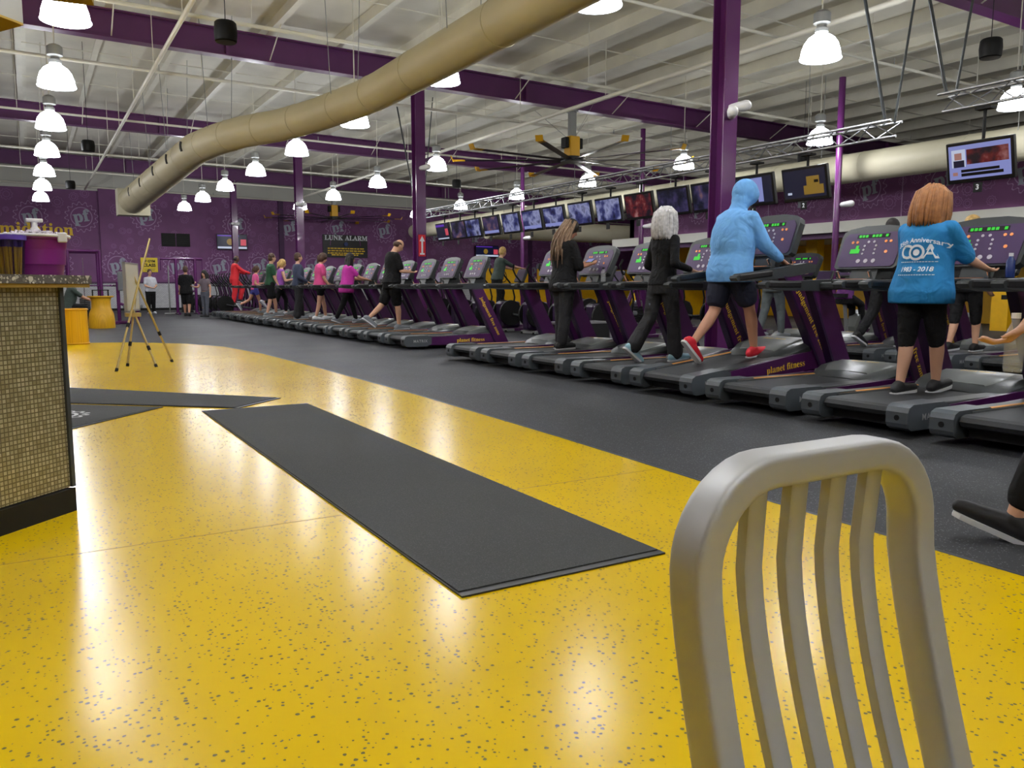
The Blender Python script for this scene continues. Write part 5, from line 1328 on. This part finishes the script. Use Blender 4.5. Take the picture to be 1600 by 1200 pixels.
# ================================================================== MATS
def floor_mat(label, poly, border=0.05, z=0.005):
    c = Vector((sum(p[0] for p in poly)/len(poly), sum(p[1] for p in poly)/len(poly)))
    t = thing('floor_mat', label, 'mat', (c.x, c.y, z))
    P0 = [(p[0]-c.x, p[1]-c.y) for p in poly]
    MB().prism(P0, 'z', 0.0, 0.006).build('rubber_border', 'dark', t)
    P1 = [(u*(1-border/max(0.2, math.hypot(u, w))), w*(1-border/max(0.2, math.hypot(u, w)))) for u, w in P0]
    MB().prism(P1, 'z', 0.004, 0.010).build('carpet', 'mat_carpet', t)
    return t
floor_mat('long charcoal runner mat on the yellow floor', [(1.2, 7.2), (1.2, 2.365), (2.1, 2.365), (2.1, 7.2)], 0.04)
floor_mat('charcoal mat lying slantwise at the far end of the runner', [(1.99, 7.68), (1.5, 7.22), (-0.6, 9.05), (-0.6, 10.6)], 0.04)
lm = floor_mat('dark mat with a pale ring emblem beside the desk', [(0.95, 7.62), (0.15, 8.3), (-1.6, 6.9), (-0.2, 6.3)], 0.03)
a, b_ = gear_outline(0.22, 14, 0.03, 0.08); a2, b2 = gear_outline(0.15, 1, 0.03, 0, 40)
m_ = MB()
for A, B in ((a, b_), (a2, b2)):
    n = len(A); m_.add([(u+0.30, w+0.22, 0.0108) for u, w in A] + [(u+0.30, w+0.22, 0.0108) for u, w in B], [(i, (i+1) % n, n+(i+1) % n, n+i) for i in range(n)])
m_.build('ring_emblem', 'grey_ink', lm)

# ================================================================== METAL CHAIR
ch = thing('metal_chair', 'brushed aluminium chair with four curved back slats', 'chair', (0.812, 0.646, 0.004))
def prof(z):                                       # how far the back comes forwards (towards -y) below the top
    return -0.05*max(0.0, (0.72 - z)/0.22)**1.25
def sect(p, t_, nrm, w, d, r=0.3):
    """rounded rectangle across a path: w in the plane of the back, d through it"""
    b_ = nrm; a = t_.cross(b_).normalized(); q = []
    for k in range(24):
        th = 2*PI*(k+0.5)/24; c_, s_ = math.cos(th), math.sin(th); e = 0.3
        q.append(p + a*(w/2)*math.copysign(abs(c_)**e, c_) + b_*(d/2)*math.copysign(abs(s_)**e, s_))
    return q
HW, RAD, TOP = 0.194, 0.105, 0.838
path = []
for z in (0.0, 0.15, 0.26, 0.32, 0.38, 0.42, 0.46, 0.5, 0.54, 0.58, 0.62, 0.66, 0.70): path.append(Vector((-HW, prof(max(z, 0.38)) + 0.16*max(0, (0.36-z)/0.36), z)))
for k in range(0, 10):
    t_ = R_(180 - 10*k); path.append(Vector((-HW+RAD + RAD*math.cos(t_), prof(TOP-RAD+RAD*math.sin(t_)), TOP-RAD + RAD*math.sin(t_))))
path = path + [Vector((-p.x, p.y, p.z)) for p in reversed(path)]
rings = []
for i, p in enumerate(path):
    d = (path[min(i+1, len(path)-1)] - path[max(i-1, 0)]).normalized()
    nrm = Vector((0, 1, 0)) - d*d.y; nrm.normalize()
    rings.append(sect(p, d, nrm, 0.040, 0.05))
MB().loft(rings).build('back_frame', 'chair_metal', ch, True, 60)
for k in range(4):
    x = -0.105 + 0.07*k
    rings = []
    for j in range(13):
        z = 0.40 + (TOP-0.012-0.40)*j/12
        p = Vector((x*(0.92+0.08*j/12), prof(z) + 0.010*math.sin(PI*j/12), z))
        rings.append([p + Vector((u, v, 0)) for u, v in ((-0.0145, -0.007), (-0.012, -0.009), (0.012, -0.009), (0.0145, -0.007), (0.0145, 0.007), (0.012, 0.009), (-0.012, 0.009), (-0.0145, 0.007))])
    MB().loft(rings).build('back_slat', 'chair_metal', ch, True, 50)
yb = prof(0.44)
MB().rbox(-0.2, 0.2, yb-0.42, yb-0.0, 0.385, 0.415, 0.014).build('seat', 'chair_metal', ch, True, 50)
for s_ in (-1, 1):
    MB().cyl((s_*0.18, yb-0.36, 0.43), (s_*0.20, yb-0.40, 0.0), 0.017, n=10).build('leg', 'chair_metal', ch, True, 50)
    MB().cyl((s_*0.192, yb-0.38, 0.2), (s_*0.192, yb+0.08, 0.22), 0.010, n=8).build('stretcher', 'chair_metal', ch, True, 50)

# ================================================================== SMALL THINGS ON THE MACHINES
def bottle(label, loc, m, cap='black', h=0.22, r=0.034):
    t = thing('drink_bottle', label, 'bottle', loc)
    MB().revolve([(r*0.9, 0), (r, 0.01), (r, h*0.7), (r*0.5, h*0.85), (r*0.45, h*0.88)], n=14).build('bottle_body', m, t, True)
    MB().revolve([(r*0.5, h*0.88), (r*0.5, h)], n=10).build('bottle_cap', cap, t)
tn = lambda k, x, y, z: (TREADS[k].location.x + x, TREADS[k].location.y + y, z)
bottle('clear bottle in the cup holder of the dreadlocked walker treadmill', tn('n1', 1.5, -0.27, 1.10), 'glass')
bottle('dark blue bottle in the cup holder of the teal shirt walker treadmill', tn('n6', 1.5, -0.27, 1.10), 'blue_bottle', 'white_plastic')
ph = thing('mobile_phone', 'lit phone held by the dreadlocked walker', 'phone', tn('n1', 1.05, 0.02, 0.213))
hp = (drd['X'](drd['hdR']) + drd['X'](drd['hdL']))/2
Mp = Matrix.Translation(hp + Vector((0.03, 0, 0.035))) @ Matrix.Rotation(R_(-35), 4, 'Y')
MB().rbox(-0.04, 0.04, -0.075, 0.075, -0.005, 0.005, 0.004, M=Mp).build('phone_case', 'black', ph)
MB().box(-0.036, 0.036, -0.07, 0.07, 0.005, 0.006, Mp).build('phone_screen', 'scr_lilac', ph)

# ================================================================== finish cloth and skin, print the shirt
finish_soft()
sh = coa['shirt']; rt = coa['root']
bvh = BVHTree.FromPolygons([v.co.copy() for v in sh.data.vertices], [tuple(p.vertices) for p in sh.data.polygons])
def print_on_back(me, y, z, bend=0.0, name='shirt_print'):
    """lay flat lettering on the back of the shirt; reader looks along +x so text runs towards -y"""
    vs_ = []
    for v in me.vertices:
        u, w = v.co.x, v.co.y
        if bend: w -= bend*u*u
        hit = bvh.ray_cast(Vector((-1.0, y - u, z + w)), Vector((1, 0, 0)))[0]
        vs_.append((hit.x - 0.004 if hit else -0.2, y - u, z + w))
    m2 = bpy.data.meshes.new(name); m2.from_pydata(vs_, [], [tuple(p.vertices) for p in me.polygons]); m2.materials.append(MATS['white_ink'])
    return link(name, m2, sh)
zc = 1.20*1.62/1.76
PY = -0.035
print_on_back(T['coa_top'], PY, zc+0.095, 1.4)
print_on_back(T['coa_c'], PY+0.095, zc); print_on_back(T['coa_a'], PY-0.085, zc)
ringm = MB()
for A, B in (gear_outline(0.052, 1, 0.018, 0, 30),):
    n = len(A); ringm.add([(u, w, 0) for u, w in A] + [(u, w, 0) for u, w in B], [(i, (i+1) % n, n+(i+1) % n, n+i) for i in range(n)])
ringm.add([(0.025*math.cos(2*PI*k/14), 0.025*math.sin(2*PI*k/14), 0) for k in range(14)], [tuple(range(14))])
print_on_back(ringm.mesh('ring', None), PY+0.008, zc)
print_on_back(T['coa_year'], PY, zc-0.13)
ln = MB()
for z0 in (-0.075, -0.175):
    for k in range(14): ln.add([(-0.14+k*0.02, z0, 0), (-0.125+k*0.02, z0, 0), (-0.125+k*0.02, z0+0.006, 0), (-0.14+k*0.02, z0+0.006, 0)], [(0, 1, 2, 3)])
tag(print_on_back(ln.mesh('lines', None), PY, zc, name='shirt_small_print'), kind='stuff')
